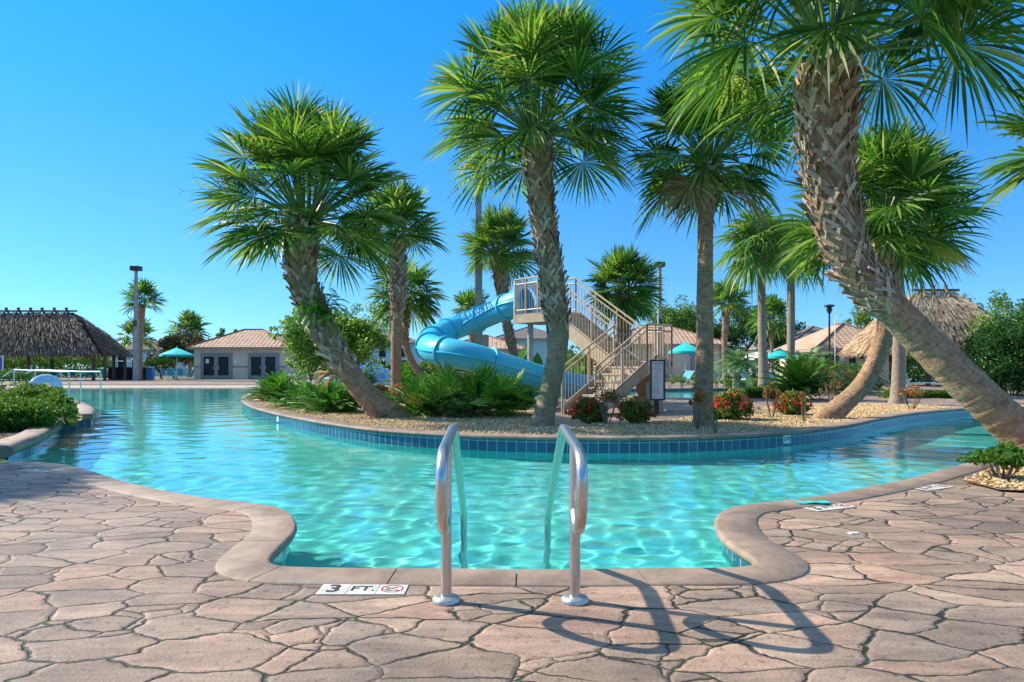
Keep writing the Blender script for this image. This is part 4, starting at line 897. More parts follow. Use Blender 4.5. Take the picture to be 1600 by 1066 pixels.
def hedgerow(lab, x0, x1, y, d, z0, z1, n, leaf, m, seed, group):
    rs = np.random.RandomState(seed); root = thing("hedge", lab, "hedge", ((x0 + x1) / 2, y, z0), group)
    p = rs.uniform((x0, y - d, z0), (x1, y + d, z1), (n, 3)); hh = z0 + (z1 - z0) * (.82 + .12 * np.sin(p[:, 0] * 1.7 + seed) + .08 * np.sin(p[:, 0] * 4.3)); p[:, 2] = np.minimum(p[:, 2], hh + rs.normal(0, .05, n))
    p[:, 1] += .15 * np.sin(p[:, 0] * 3 + p[:, 2] * 4); nn = nrm(p - np.array([0, y + d, (z0 + z1) / 2]) * np.array([0, 1, 1]) - p * np.array([1, 0, 0])); V, Fq = leaf_cloud(p, nn, leaf, rs, .55); MB().add(V, Fq).build("foliage", M[m], root)
    mb = MB()
    for i in range(max(4, int((x1 - x0) * 1.2))): x = x0 + (x1 - x0) * rs.uniform(); mb.tube([(x, y, z0 - .05), (x + rs.normal(0, .1), y, z0 + (z1 - z0) * .6)], .02, n=4, cap=False)
    mb.tube([(x0, y, z0 - .04), (x1, y, z0 - .04)], .03, n=4); mb.build("stems", M['stem'], root); return root
# left hedge (round lobes)
for i, (px, py, rx, rz, lab) in enumerate(((-40, 672, .75, .30, "dark hedge shrub at the very left edge behind the planter curb"), (14, 672, .6, .30, "hedge shrub second from the left edge over the planter curb"), (56, 655, .5, .28, "hedge shrub nearest the planter's rounded tip"), (8, 636, .9, .34, "clipped shrub in the back row of the left planter, left end"), (44, 634, .6, .32, "clipped shrub in the back row of the left planter, right end"))):
    g = G(px, py, .1); bush(lab, (g.x, g.y + rx * .7, .1 + rz * .6), (rx * 1.1, rx, rz * 1.1), 9000, .065, 'hedge', seed=110 + i, name="hedge_shrub", cat="hedge shrub", group="dense green shrubs in the left planter", ground=.08, ncl=150, clr=.24, shell=.5, low=-.95)
g = G(20, 602.5, .1); bush("taller green shrub behind the left planter by the steel handrails", (g.x - .5, g.y, .5), (2.2, .8, .55), 3800, .13, 'shrub', seed=116, ground=0)
g = G(1572, 758, .03); bush("low loose shrub with curling grey twigs at the right end of the near deck", (g.x + .22, g.y + .34, .21), (.34, .30, .16), 2800, .055, 'hedge', seed=117, stems=22, ground=.03, shell=.25, trunk_r=.006)
g = G(1545, 618, 0); bush("big dark green rounded bush at the right edge below the thatched hut", (g.x + .9, g.y, 1.55), (1.95, 1.5, 1.65), 24000, .13, 'dark', seed=118, ground=0, ncl=260, clr=.25, trunk_r=.03, stems=10, low=-.95)
# background trees
BT = "broadleaf trees beyond the pool buildings"
for i, (px, Y, hz, rx, m, n, lf, lab) in enumerate((
    (272, 70, 5.3, 2.6, 'magnolia', 5000, .34, "bronze leafed magnolia left of the white umbrella pool house"),
    (252, 68, 2.6, 1.9, 'treebright', 2500, .26, "yellow green shrub tree under the magnolia beside the umbrella table"),
    (318, 88, 5.3, 3.0, 'tree', 3200, .4, "dark tree showing between the magnolia and the tiled roof"),
    (356, 100, 7.2, 2.0, 'tree', 1600, .4, "small pine topping the left pool house roof"),
    (1052, 82, 10, 3.4, 'treebright', 6000, .32, "tall green tree just right of the far light pole"),
    (1085, 84, 8.5, 3.4, 'tree', 5000, .34, "tree behind the tall straight palm's trunk"),
    (1125, 84, 7.6, 3.2, 'tree', 5000, .34, "dark tree filling the gap under the small bright palm"),
    (1168, 84, 9.8, 3.8, 'dark', 6500, .34, "dark blue green tree left of the first weeping palm"),
    (1218, 84, 8.0, 3.3, 'dark', 4500, .34, "dark tree between the two weeping palms"),
    (1345, 62, 7.2, 1.7, 'treebright', 2600, .2, "feathery light green tree over the right tiled roof"),
    (1530, 56, 6.8, 2.6, 'treebright', 4500, .26, "bright tree peeking over the right end of the thatched hut"),
    (1588, 38, 5.2, 2.4, 'treebright', 6500, .2, "bright green tree at the right edge behind the dark bush"),
    (1625, 33, 4.6, 2.2, 'tree', 5000, .2, "green tree just beyond the right edge"),
    (700, 52, 2.8, 2.2, 'treebright', 2200, .26, "bright shrub tree seen below the slide loop"),
    (735, 50, 2.6, 2.0, 'tree', 2000, .26, "green shrub tree behind the slide's support column"))):
    x = (px - 800) * Y / F
    tree(lab, (x, Y, 0), hz, (rx, rx * .8, min(hz * .45, rx)), n, lf, m, seed=130 + i, group=BT, trunk_r=.16, clr=.27, shell=.25)
for i, (x0, x1, Y, h, m, lab) in enumerate(((-60, 60, 76, 2.6, 'treebright', "tall hedge behind the left thatched hut, left half"), (60, 175, 76, 2.6, 'treebright', "tall hedge behind the left thatched hut, right half"), (560, 640, 66, 1.6, 'hedge', "clipped hedge behind the pile of swim rings"), (640, 740, 66, 1.6, 'hedge', "clipped hedge beyond the curved palm trunk"), (1140, 1300, 66, 2.0, 'hedge', "hedge below the far grey roof on the right"), (860, 1000, 60, 2.2, 'treebright', "hedge seen through the tower stairs"), (1400, 1640, 52, 2.2, 'treebright', "hedge behind the right thatched hut"), (-400, -60, 80, 3, 'tree', "hedge beyond the left edge"))):
    a = (x0 - 800) * Y / F; b = (x1 - 800) * Y / F
    hedgerow(lab, a, b, Y, .7, 0, h * 1.15, int(500 * (b - a)) + 1500, .24, m, 150 + i, "tall hedges round the pool deck")
for q in LOWH: hedgerow(*q)
# banana like broad leaves behind the tower
def banana(px, Y, h, seed, lab):
    rs = np.random.RandomState(seed); x = (px - 800) * Y / F; root = thing("bird_of_paradise", lab, "plant", (x, Y, 0), "broad leafed plants behind the slide"); mb = MB(); st_ = MB()
    for i in range(9):
        az = i * 2.4; e = rs.uniform(.9, 1.45); L_ = h * rs.uniform(.7, 1.0); d = np.array([math.cos(az) * math.cos(e), math.sin(az) * math.cos(e), math.sin(e)]); s = np.array([-math.sin(az), math.cos(az), 0])
        P_ = [np.array([x, Y, 0]) + d * L_ * t - np.array([0, 0, .18 * L_ * t ** 3]) for t in np.linspace(0, 1, 9)]; st_.tube([tuple(p) for p in P_[:6]], .03, n=5, cap=False)
        w = np.array([.03, .17, .22, .19, .1, .01]); V = []; up = np.cross(s, d)
        for q, p in enumerate(P_[3:]): V += [p - s * w[q] + up * w[q] * .35, p, p + s * w[q] + up * w[q] * .35]
        mb.add(np.array(V), [(q * 3 + j, q * 3 + j + 1, q * 3 + j + 4, q * 3 + j + 3) for q in range(5) for j in (0, 1)])
    mb.build("leaves", M['banana'], root); st_.build("leaf_stalks", M['petiole'], root)
banana(782, 25, 3.0, 1, "broad leafed plant left of the tower's thin column"); banana(805, 26, 2.6, 2, "broad leafed plant directly behind the tower columns"); banana(838, 27, 2.2, 3, "broad leafed plant half hidden by the tower's thick column"); banana(900, 24, 1.9, 4, "broad leafed plant under the upper stair flight")
banana(760, 27, 2.2, 5, "broad leafed plant right of the slide's support column")

palm("palm standing left of the view, shading the left hedge and the corner of the deck", [(-820, 760, 36), (-820, 500, 32), (-810, 150, 32), (-800, 90, 40)], 9.6, Rb=1.0, Lp=1.1, nleaf=50, seed=39, group=SAB, nseg=24, boots=(.6, .99))
# far tree line that closes the view between the buildings
rs = np.random.RandomState(77); mb = MB()
for i in range(260):
    x_ = -190 + 380 * (i + rs.uniform(0, 1)) / 260; Y_ = 150 + rs.uniform(-12, 12); r_ = rs.uniform(2.2, 4.2); c_ = (x_, Y_, r_ * .75)
    p_, n_ = clumps(c_, (r_, r_, r_), 9, 26, rs, clr=.4, shell=.4, low=-.2); V, Fq = leaf_cloud(p_, n_, .9, rs, .6); mb.add(V, Fq)
prop(mb.build("far_woods", M['tree']), "low line of far trees beyond all the houses", "woods", None, 'stuff')
# ================================================================ BUILT OBJECTS
def part(root, name, m, fn, smooth=False):
    mb = MB(); fn(mb); return mb.build(name, M[m] if isinstance(m, str) else m, root, smooth=smooth)
def hip_roof(root, x0, x1, y0, y1, z0, z1, m, ov=.45, name="roof", axis='x'):
    x0 -= ov; x1 += ov; y0 -= ov; y1 += ov; w = min(x1 - x0, y1 - y0) / 2
    if x1 - x0 >= y1 - y0: r0, r1 = (x0 + w, (y0 + y1) / 2, z1), (x1 - w, (y0 + y1) / 2, z1)
    else: r0, r1 = ((x0 + x1) / 2, y0 + w, z1), ((x0 + x1) / 2, y1 - w, z1)
    A_, B_, C_, D_ = (x0, y0, z0), (x1, y0, z0), (x1, y1, z0), (x0, y1, z0)
    if x1 - x0 >= y1 - y0: faces = [(A_, B_, r1, r0), (B_, C_, r1), (C_, D_, r0, r1), (D_, A_, r0)]
    else: faces = [(A_, B_, r0), (B_, C_, r1, r0), (C_, D_, r1), (D_, A_, r0, r1)]
    V = []; Fc = []; UV = []
    for f in faces:
        o = Vector(f[0]); e = (Vector(f[1]) - o).normalized(); up = (Vector(f[2]) - o); up = (up - e * up.dot(e)).normalized(); b = len(V)
        for p in f: d = Vector(p) - o; V.append(p); UV.append((d.dot(e), d.dot(up)))
        Fc.append(tuple(range(b, b + len(f))))
    mb = MB(); mb.add(V, Fc)
    # MB regroups faces by size but keeps vertex order
    r = mb.build(name, M[m], root, uvf=np.array(UV))
    part(root, "fascia", 'fascia', lambda k: (k.box(((x0 + x1) / 2, (y0 + y1) / 2, z0 - .11), (x1 - x0 - .04, y1 - y0 - .04, .2))))
    cap = MB(); 
    for a, b in ((r0, r1), (A_, r0), (B_, r1 if x1 - x0 >= y1 - y0 else r0)):
        if (Vector(a) - Vector(b)).length > .1: cap.tube([a, b], .1, n=6)
    cap.build("ridge_caps", M['rooftile'] if m == 'rooftile' else M[m], r, uvf=np.zeros((cap.n, 2)))
    return r
# ---- left pool house
Y0 = 66.0; s = Y0 / F; X = lambda px, Y=Y0: (px - 800) * Y / F; Z = lambda py, Y=Y0: H - (py - YH) * Y / F
root = thing("pool_house", "beige pool house with brown tiled hip roof and two glazed double doors, left", "building", (X(372), Y0, 0))
part(root, "wall", 'wall_beige', lambda k: k.box(((X(303) + X(447)) / 2, Y0 + 3.5, 1.47), (X(447) - X(303), 7, 2.95)))
hip_roof(root, X(303), X(447), Y0, Y0 + 7, 3.1, 5.0, 'rooftile', ov=.5)
part(root, "band", 'trim', lambda k: k.box(((X(303) + X(447)) / 2, Y0 - .03, 1.22), (X(447) - X(303) + .06, .05, .13)))
for a, b in ((314, 363), (388, 436)):
    xa, xb = X(a), X(b); fr = part(root, "door_frame", 'trim', lambda k: k.box(((xa + xb) / 2, Y0 - .05, 1.28), (xb - xa, .12, 2.5)))
    for q in (0, 1):
        c = xa + (xb - xa) * (.27 + .46 * q); dr = part(root, "door", 'trim', lambda k: k.box((c, Y0 - .125, 1.2), ((xb - xa) * .43, .03, 2.2)))
        part(root, "door_glass", 'glass', lambda k: k.box((c, Y0 - .145, 1.28), ((xb - xa) * .33, .02, 1.8))).parent = dr
        part(root, "door_handle", 'alu', lambda k: k.tube([(c + (.42 - .84 * q), Y0 - .2, .95), (c + (.42 - .84 * q), Y0 - .2, 1.3)], .02, n=6)).parent = dr
part(root, "notice", 'white', lambda k: k.box((X(325), Y0 - .165, 1.75), (.3, .01, .42)))
part(root, "wall_sign", 'white', lambda k: k.box((X(368), Y0 - .02, 1.75), (.34, .03, .42)))
# ---- middle pool house behind the tower
Y0 = 64.0
X = lambda px, Y=64.0: (px - 800) * Y / F
root = thing("pool_house", "beige pool house with orange tiled hip roof behind the tower stairs", "building", (X(1040), 64, 0))
part(root, "wall", 'wall_beige', lambda k: k.box(((X(945) + X(1132)) / 2, 68.5, 1.6), (X(1132) - X(945), 9, 3.2)))
hip_roof(root, X(945), X(1132), 64, 73, 3.35, 5.35, 'rooftile', ov=.5)
for px in (965, 1000, 1042, 1082, 1128):
    part(root, "pilaster", 'trim', lambda k: k.box((X(px), 63.93, 1.6), (.35, .2, 3.18)))
part(root, "door", 'white', lambda k: k.box((X(1100), 63.96, 1.05), (.95, .1, 2.1)))
root = thing("outdoor_shower", "small white shower fitting on the wall of the middle pool house", "shower", (X(1076), 63.9, 0))
part(root, "pipe", 'alu', lambda k: k.tube([(X(1076), 63.8, .6), (X(1076), 63.8, 2.0), (X(1076), 63.5, 2.1)], .04, n=6)); part(root, "shower_head", 'alu', lambda k: k.lathe((X(1076), 63.45, 2.0), [(.02, .1), (.12, 0), (.0, 0)], n=10))
# ---- right pool house
X = lambda px, Y=50.0: (px - 800) * Y / F
root = thing("pool_house", "small pale pool house with orange tiled roof and white corner columns, right", "building", (X(1330), 50, 0))
part(root, "wall", 'wall_beige', lambda k: k.box(((X(1282) + X(1420)) / 2, 54, 1.2), (X(1420) - X(1282), 7.4, 2.4)))
hip_roof(root, X(1282), X(1420), 50, 58, 2.5, 4.55, 'rooftile', ov=.6)
for px in (1277, 1312, 1350): part(root, "column", 'white', lambda k: k.lathe((X(px), 49.7, 0), [(.2, 0), (.2, .1), (.15, .14), (.13, 2.2), (.18, 2.25), (.18, 2.32)], n=12))
for px in (1296, 1308, 1335): part(root, "window", 'glass', lambda k: k.box((X(px), 50.27, 1.15), (.42, .1, 1.7)))
# ---- low roofs behind the slide and far houses
X = lambda px, Y: (px - 800) * Y / F
def house(lab, x0, x1, Y, yb, ye, yr, rm='greyroof', wm='wall_white', wins=3, dep=9, grp="far houses beyond the pool"):
    zb, ze, zr = 0, H - (ye - YH) * Y / F, H - (yr - YH) * Y / F; a, b = X(x0, Y), X(x1, Y)
    root = thing("house", lab, "house", ((a + b) / 2, Y, 0), grp)
    part(root, "wall", wm, lambda k: k.box(((a + b) / 2, Y + dep / 2, ze / 2 - .05), (b - a, dep, ze - .1)))
    hip_roof(root, a, b, Y, Y + dep, ze, zr, rm, ov=.5)
    for i in range(wins):
        c = a + (b - a) * (i + .5) / wins; fr = part(root, "window_frame", 'white', lambda k: k.box((c, Y - .04, ze - 1.4), (1.15, .08, 1.5)))
        part(root, "window_pane", 'glass', lambda k: k.box((c, Y - .09, ze - 1.4), (.95, .04, 1.3))).parent = fr
        fr = part(root, "window_frame", 'white', lambda k: k.box((c, Y - .04, 1.5), (1.15, .08, 1.5)))
        part(root, "window_pane", 'glass', lambda k: k.box((c, Y - .09, 1.5), (.95, .04, 1.3))).parent = fr
    return root
house("low tiled roof building seen through the slide loop", 694, 818, 62, 0, 545, 521, 'rooftile', 'wall_beige', 2, 8, None)
house("white house with dark roof behind the left light pole", 176, 246, 100, 0, 546, 528)
house("grey roofed house behind the small tree and the slim palm", 545, 650, 95, 0, 535, 513)
house("grey roofed house behind the slide entrance", 775, 880, 100, 0, 529, 509)
house("grey roof just over the left pool house's right end", 408, 455, 100, 0, 535, 521, wins=2)
house("wide grey roofed house left of the street lamp", 1242, 1345, 80, 0, 534, 507, wins=4)
house("pale house low between the weeping palms", 1190, 1262, 92, 0, 543, 527, wins=3)
# ---- screened pool enclosure by the white house
Ye = 92; root = thing("screen_enclosure", "white arched frame of a screened patio in front of the far left white house", "screen enclosure", (X(205, Ye), Ye, 0))
def scr(k):
    a, b = X(172, Ye), X(238, Ye); n = 7
    for i in range(n): x = a + (b - a) * i / (n - 1); k.tube([(x, Ye, 0), (x, Ye, 2.2 + .7 * math.sin(math.pi * ((i * 2 / (n - 1)) % 1.0001)))], .07, n=5)
    for z in (.9, 2.0): k.tube([(a, Ye, z), (b, Ye, z)], .06, n=5)
    for q in (0, 1): k.tube([(a + (b - a) * (q + t) / 2, Ye, 2.2 + .75 * math.sin(math.pi * t)) for t in np.linspace(0, 1, 9)], .07, n=5)
part(root, "frame", 'white', scr)
# ---- thatched huts
def thatch(root, faces, n, m, L=(.45, .8), w=.035, seed=1, name="thatch"):
    rs = np.random.RandomState(seed); mb = MB()
    for f in faces:
        f = [np.array(p, float) for p in f]; a, b = f[0], f[1]; c = f[2]; d = f[3] if len(f) == 4 else f[2]
        nv = nrm(np.cross(b - a, c - a)); nv = nv if nv[2] > 0 else -nv
        ar = np.linalg.norm(np.cross(b - a, c - a)); k = int(n * ar / 40)
        u = rs.uniform(0, 1, (k, 1)); v = 1 - np.sqrt(rs.uniform(0, 1, (k, 1))) if len(f) == 3 else rs.uniform(-.02, 1.02, (k, 1))
        lo = a + (b - a) * u; hi = d + (c - d) * u; p = lo + (hi - lo) * v; dn = nrm(lo - hi + rs.normal(0, .12, (k, 3)) * np.linalg.norm(hi - lo, axis=1, keepdims=True))
        bulge = np.sin(np.clip(v, 0, 1) * math.pi) * .22; p = p + nv * (bulge + rs.uniform(.0, .16, (k, 1)))
        LL = rs.uniform(*L, (k, 1)); sd = nrm(np.cross(dn, nv)) * w * rs.uniform(.6, 1.6, (k, 1)); lift = nv * rs.uniform(.0, .10, (k, 1))
        V = np.stack([p - sd, p + sd, p + dn * LL + sd * .4 + lift, p + dn * LL - sd * .4 + lift], 1).reshape(-1, 3); i = np.arange(k)[:, None] * 4
        mb.add(V, i + np.array([[0, 1, 2, 3]]))
    return mb.build(name, M[m], root)
def hut(lab, x0, x1, Y, dep, ze, zr, rx0, rx1, m, posts, seed, L, w, n, ridge, crown_lab=None):
    root = thing("thatched_hut", lab, "thatched hut", ((x0 + x1) / 2, Y, 0), "thatched huts"); y0, y1 = Y, Y + dep; ym = (y0 + y1) / 2
    A_, B_, C_, D_, r0, r1 = (x0, y0, ze), (x1, y0, ze), (x1, y1, ze), (x0, y1, ze), (rx0, ym, zr), (rx1, ym, zr)
    def sub(a, b, c, d=None):
        return (a, b, c, d) if d else (a, b, c)
    fs = [(A_, B_, r1, r0), (B_, C_, r1), (C_, D_, r0, r1), (D_, A_, r0)]
    core = MB(); k = .12
    for f in fs: core.add([(p[0], p[1], p[2] - k) for p in f], [tuple(range(len(f)))])
    core.build("roof_core", M['wood'], root); th = thatch(root, fs, n, m, L, w, seed)
    for (px, py) in posts: part(root, "post", 'wood', lambda q: q.tube([(px, py, 0), (px + .02, py, ze * .5), (px, py, ze + .4)], [.15, .13, .13], n=9))
    part(root, "eave_beam", 'wood', lambda q: (q.tube([(x0 + .5, y0 + .5, ze + .1), (x1 - .5, y0 + .5, ze + .1)], .1, n=6)))
    def rg(q):
        q.tube([(rx0 - .3, ym, zr + .22), (rx1 + .3, ym, zr + .22)], .09, n=6)
        for x in ridge:
            q.tube([(x, ym - .5, zr - .25), (x + .05, ym + .12, zr + .5)], .09, n=6); q.tube([(x + .1, ym + .5, zr - .25), (x + .05, ym - .12, zr + .5)], .09, n=6)
    part(root, "ridge_poles", 'wood' if m == 'thatch_dark' else 'bark', rg)
    return root
Yh = 58.0
hut("long dark weathered thatched roof hut at the left edge over blue chairs", X(-260, Yh), X(188, 61), Yh, 4.5, 2.3, 5.9, X(-170, 60), X(112, 60), 'thatch_dark',
    [(X(p, 59), y) for p in (-150, -60, 47, 148, 166) for y in (58.8, 61.8)], 1, (.3, .7), .035, 2400, [X(p, 60.2) for p in (-30, -10, 8, 27, 46, 64, 83, 102)])
Yh = 40.0
hut("tan thatched roof hut behind the huge leaning trunk at the right", X(1345, 43.5), X(1600, Yh), Yh, 5.5, 2.2, 5.75, X(1432, 42.7), X(1492, 42.7), 'thatch_tan',
    [(X(p, 41), y) for p in (1400, 1450, 1560) for y in (41, 45)], 2, (.35, .75), .028, 4200, [X(p, 42.7) for p in (1440, 1458, 1477)])
# ---- bar, towel bin, chairs, umbrellas
Yb = 63; root = thing("wicker_bar", "dark brown wicker bar counter between the left hut and the blue box", "bar counter", (X(200, Yb), Yb, 0))
def wick(k):
    k.box((X(200, Yb), Yb, .55), (X(226, Yb) - X(174, Yb), 1.0, 1.1))
    for i in range(14): k.box((X(200, Yb), Yb - .515, .06 + i * .077), (X(226, Yb) - X(174, Yb) + .03, .04, .045))
part(root, "counter_body", mat("dark_wicker", (.035, .022, .018), (.015, .01, .01), scale=20, rough=.8), wick)
part(root, "counter_top", 'black', lambda k: k.box((X(200, Yb), Yb, 1.14), (X(229, Yb) - X(171, Yb), 1.2, .07)))
root = thing("towel_bin", "bright blue upright box right of the dark wicker bar", "bin", (X(235, Yb), Yb, 0))
part(root, "body", 'blueplastic', lambda k: k.box((X(235, Yb), Yb, .55), (.5, .5, 1.1))); part(root, "lid", 'blueplastic', lambda k: k.box((X(235, Yb), Yb, 1.14), (.56, .56, .09), rx=.1)); part(root, "slot", 'black', lambda k: k.box((X(235, Yb), Yb - .26, .9), (.3, .02, .1)))
UG = "turquoise umbrellas"
def umbrella(lab, px, Y, r, zt, ze, seed=0):
    x = X(px, Y); root = thing("patio_umbrella", lab, "umbrella", (x, Y, 0), UG)
    def can(k):
        n = 8; top = (x, Y, zt); rim = [(x + r * math.cos(2 * math.pi * (i + .5) / n), Y + r * math.sin(2 * math.pi * (i + .5) / n), ze) for i in range(n)]
        V = [top] + rim + [(p[0], p[1], p[2] - .16) for p in rim]; k.add(V, [(0, 1 + i, 1 + (i + 1) % n) for i in range(n)] + [(1 + i, 1 + n + i, 1 + n + (i + 1) % n, 1 + (i + 1) % n) for i in range(n)])
    c = part(root, "canopy", 'teal', can)
    part(root, "pole", 'alu', lambda k: k.tube([(x, Y, 0), (x, Y, zt + .05)], .03, n=8))
    part(root, "base", 'darkgrey', lambda k: k.lathe((x, Y, 0), [(.28, 0), (.28, .06), (.06, .09), (.05, .3)], n=14))
    part(root, "finial", 'alu', lambda k: k.lathe((x, Y, zt), [(.05, 0), (.06, .05), (.0, .14)], n=8))
    def ribs(k):
        for i in range(8): t = 2 * math.pi * (i + .5) / 8; k.tube([(x, Y, zt - .05), (x + r * math.cos(t), Y + r * math.sin(t), ze - .02)], .012, n=4)
    part(root, "ribs", 'alu', ribs); return root
umbrella("open turquoise umbrella over a table left of the pool house doors", 276, 62, 1.45, 2.95, 2.3)
umbrella("turquoise umbrella half hidden behind the tall straight palm trunk", 1071, 50, 1.25, 3.0, 2.3)
umbrella("turquoise umbrella between the two slender weeping palms", 1218, 50, 1.15, 2.55, 1.95)
umbrella("turquoise umbrella just right of the second weeping palm trunk", 1246, 54, 1.15, 2.5, 1.95)
umbrella("turquoise umbrella showing through the big dark bush at right", 1526, 36, 1.3, 1.15 + .35, .85 + .25)
def chair_proto():
    root = thing("patio_chair", "teal sling patio chair", "chair", (0, 0, 0))
    part(root, "seat", 'tealsling', lambda k: k.box((0, 0, .43), (.5, .48, .03), rx=.06)); part(root, "backrest", 'tealsling', lambda k: k.box((0, .29, .74), (.5, .03, .62), rx=-.28))
    for sx in (-1, 1):
        part(root, "side_frame", 'alu', lambda k: (k.tube([(sx * .28, -.28, 0), (sx * .28, -.24, .62), (sx * .28, .2, .64), (sx * .28, .4, 1.05)], .018, n=6), k.tube([(sx * .28, .36, 0), (sx * .28, .1, .44), (sx * .28, -.25, .45)], .018, n=6)))
    return root
proto = chair_proto(); first = True
def place(x, y, rz, lab, grp):
    global first
    o = proto if first else copy_tree(proto)
    first = False; o.location = (x, y, 0); o.rotation_euler = (0, 0, rz); prop(o, lab, "chair", grp); return o
cg = "teal sling chairs round the umbrella table"
for px, Y, rz, lab in ((259, 61.5, 1.4, "teal chair left of the umbrella table, farthest left"), (267, 60.4, .3 + math.pi, "teal chair in front of the umbrella table's left side"), (284, 60.6, math.pi, "teal chair in front of the umbrella pole"), (296, 61.6, -1.4, "teal chair right of the umbrella table, next to the pool house"), (270, 63.6, .2, "teal chair behind the left of the umbrella table"), (286, 63.5, -.2, "teal chair behind the right of the umbrella table")): place(X(px, Y), Y, rz, lab, cg)
root = thing("patio_table", "round table under the turquoise umbrella by the pool house", "table", (X(276, 62), 62, 0)); xx = X(276, 62)
part(root, "table_top", 'alu', lambda k: k.lathe((xx, 62, 0), [(0, .74), (.6, .74), (.6, .7), (0, .7)], n=20))
for i in range(4): part(root, "leg", 'alu', lambda k: k.tube([(xx + .45 * math.cos(i * 1.571 + .78), 62 + .45 * math.sin(i * 1.571 + .78), 0), (xx + .3 * math.cos(i * 1.571 + .78), 62 + .3 * math.sin(i * 1.571 + .78), .7)], .02, n=5))
for i, px in enumerate((56, 70, 84, 98, 112, 126, 139, 152)): place(X(px, 62), 62 + (i % 2) * 1.2, (-1) ** i * .5 + math.pi * (i % 2), f"teal chair in the shade of the left hut, {('first', 'second', 'third', 'fourth', 'fifth', 'sixth', 'seventh', 'rightmost')[i]} counting from the left", "teal chairs in the shade of the left hut")
def lounger_proto():
    root = thing("lounge_chair", "lounger", "lounge chair", (0, 0, 0))
    part(root, "seat", 'tealsling', lambda k: k.box((0, -.35, .36), (.6, 1.2, .03))); part(root, "backrest", 'tealsling', lambda k: k.box((0, .5, .62), (.6, .75, .03), rx=.85))
    for sx in (-1, 1): part(root, "side_frame", 'alu', lambda k: (k.tube([(sx * .33, -.95, .36), (sx * .33, .28, .36), (sx * .33, .78, .93)], .022, n=6), k.tube([(sx * .33, -.75, .36), (sx * .33, -.75, 0), (sx * .33, -.1, 0), (sx * .33, .35, .36)], .02, n=6), k.tube([(sx * .33, .2, .36), (sx * .33, .5, .0)], .02, n=6)))
    return root
lp = lounger_proto(); firstl = True
for px, Y, rz, lab in ((1066, 44, -1.0, "teal lounge chair just right of the rules board"), (1084, 46, 2.2, "teal lounge chair at the left side of the tall straight palm"), (1130, 44, .7, "teal lounge chair with raised back right of the tall straight palm"), (1158, 45, .5, "teal lounge chair left of the grey green feather palm trunk"), (1176, 43, .75, "teal lounge chair just left of the first weeping palm trunk"), (1205, 44, .2, "teal lounge chair between the weeping palm trunks"), (1216, 46, .9, "teal lounge chair behind the one between the weeping palms"), (1430, 34, 1.2, "teal lounge chair in the shade under the right thatched hut"), (1512, 32, 1.0, "teal lounge chair glimpsed under the big dark bush")):
    o = lp if firstl else copy_tree(lp); firstl = False; o.location = (X(px, Y), Y, 0); o.rotation_euler = (0, 0, rz); prop(o, lab, "lounge chair", "teal lounge chairs beyond the second pool")
# ---- swim rings
def torus(c, r, q, mtx, nu=22, nv=9):
    V = []
    for i in range(nu):
        a = 2 * math.pi * i / nu
        for j in range(nv):
            b = 2 * math.pi * j / nv; V.append(mtx @ Vector(((r + q * math.cos(b)) * math.cos(a), (r + q * math.cos(b)) * math.sin(a), q * math.sin(b))))
    return [(v.x + c[0], v.y + c[1], v.z + c[2]) for v in V], [(i * nv + j, ((i + 1) % nu) * nv + j, ((i + 1) % nu) * nv + (j + 1) % nv, i * nv + (j + 1) % nv) for i in range(nu) for j in range(nv)]
V, Fc = torus((0, 0, 0), .38, .17, Matrix.Identity(3)); ring = MB().add(V, Fc).build("swim_ring", M['vinyl'], smooth=True)
hv, hf = torus((0, 0, .17), .07, .015, Matrix.Rotation(R(90), 3, 'X'), 12, 5); hd = MB().add(np.array(hv) + np.array([.38, 0, 0]), hf).build("handle", M['white'], ring, smooth=True, local=True)
rs = np.random.RandomState(4); cx, cyy = X(556, 45), 45.0; spots = []
for L_, (n, hw) in enumerate(((14, 2.05), (13, 1.9), (11, 1.6), (8, 1.2), (5, .75))):
    for i in range(n): spots.append((cx + (-hw + 2 * hw * (i + .5) / n) + rs.normal(0, .05), cyy + rs.uniform(-.6, .6), .25 + L_ * .32, L_, i))
rows = ("bottom", "second", "middle", "fourth", "top")
nth = ('leftmost', 'second from the left', 'third from the left', 'fourth from the left', 'fifth from the left', 'sixth from the left', 'seventh from the left', 'eighth from the left', 'ninth from the left', 'tenth from the left', 'eleventh from the left', 'twelfth from the left', 'thirteenth from the left', 'fourteenth from the left')
for i, (x, y, z, L_, q) in enumerate(spots):
    o = ring if i == 0 else copy_tree(ring); o.location = (x, y, z); o.rotation_euler = (rs.uniform(.2, 1.3), rs.normal(0, .5), rs.uniform(-1.2, 1.2)); sc = rs.uniform(.85, 1.1); o.scale = (sc, sc, sc)
    prop(o, f"clear blue swim ring, {nth[q]} in the {rows[L_]} row of the heap", "swim ring", "clear blue swim rings heaped behind the leaning palm")
o = copy_tree(ring); g = A(70, 606, 27); o.location = g; o.rotation_euler = (1.0, .15, .3); o.scale = (1.1, 1.1, 1.1); prop(o, "single clear blue swim ring standing behind the left hedge by the handrails", "swim ring")
if "group" in o: del o["group"]
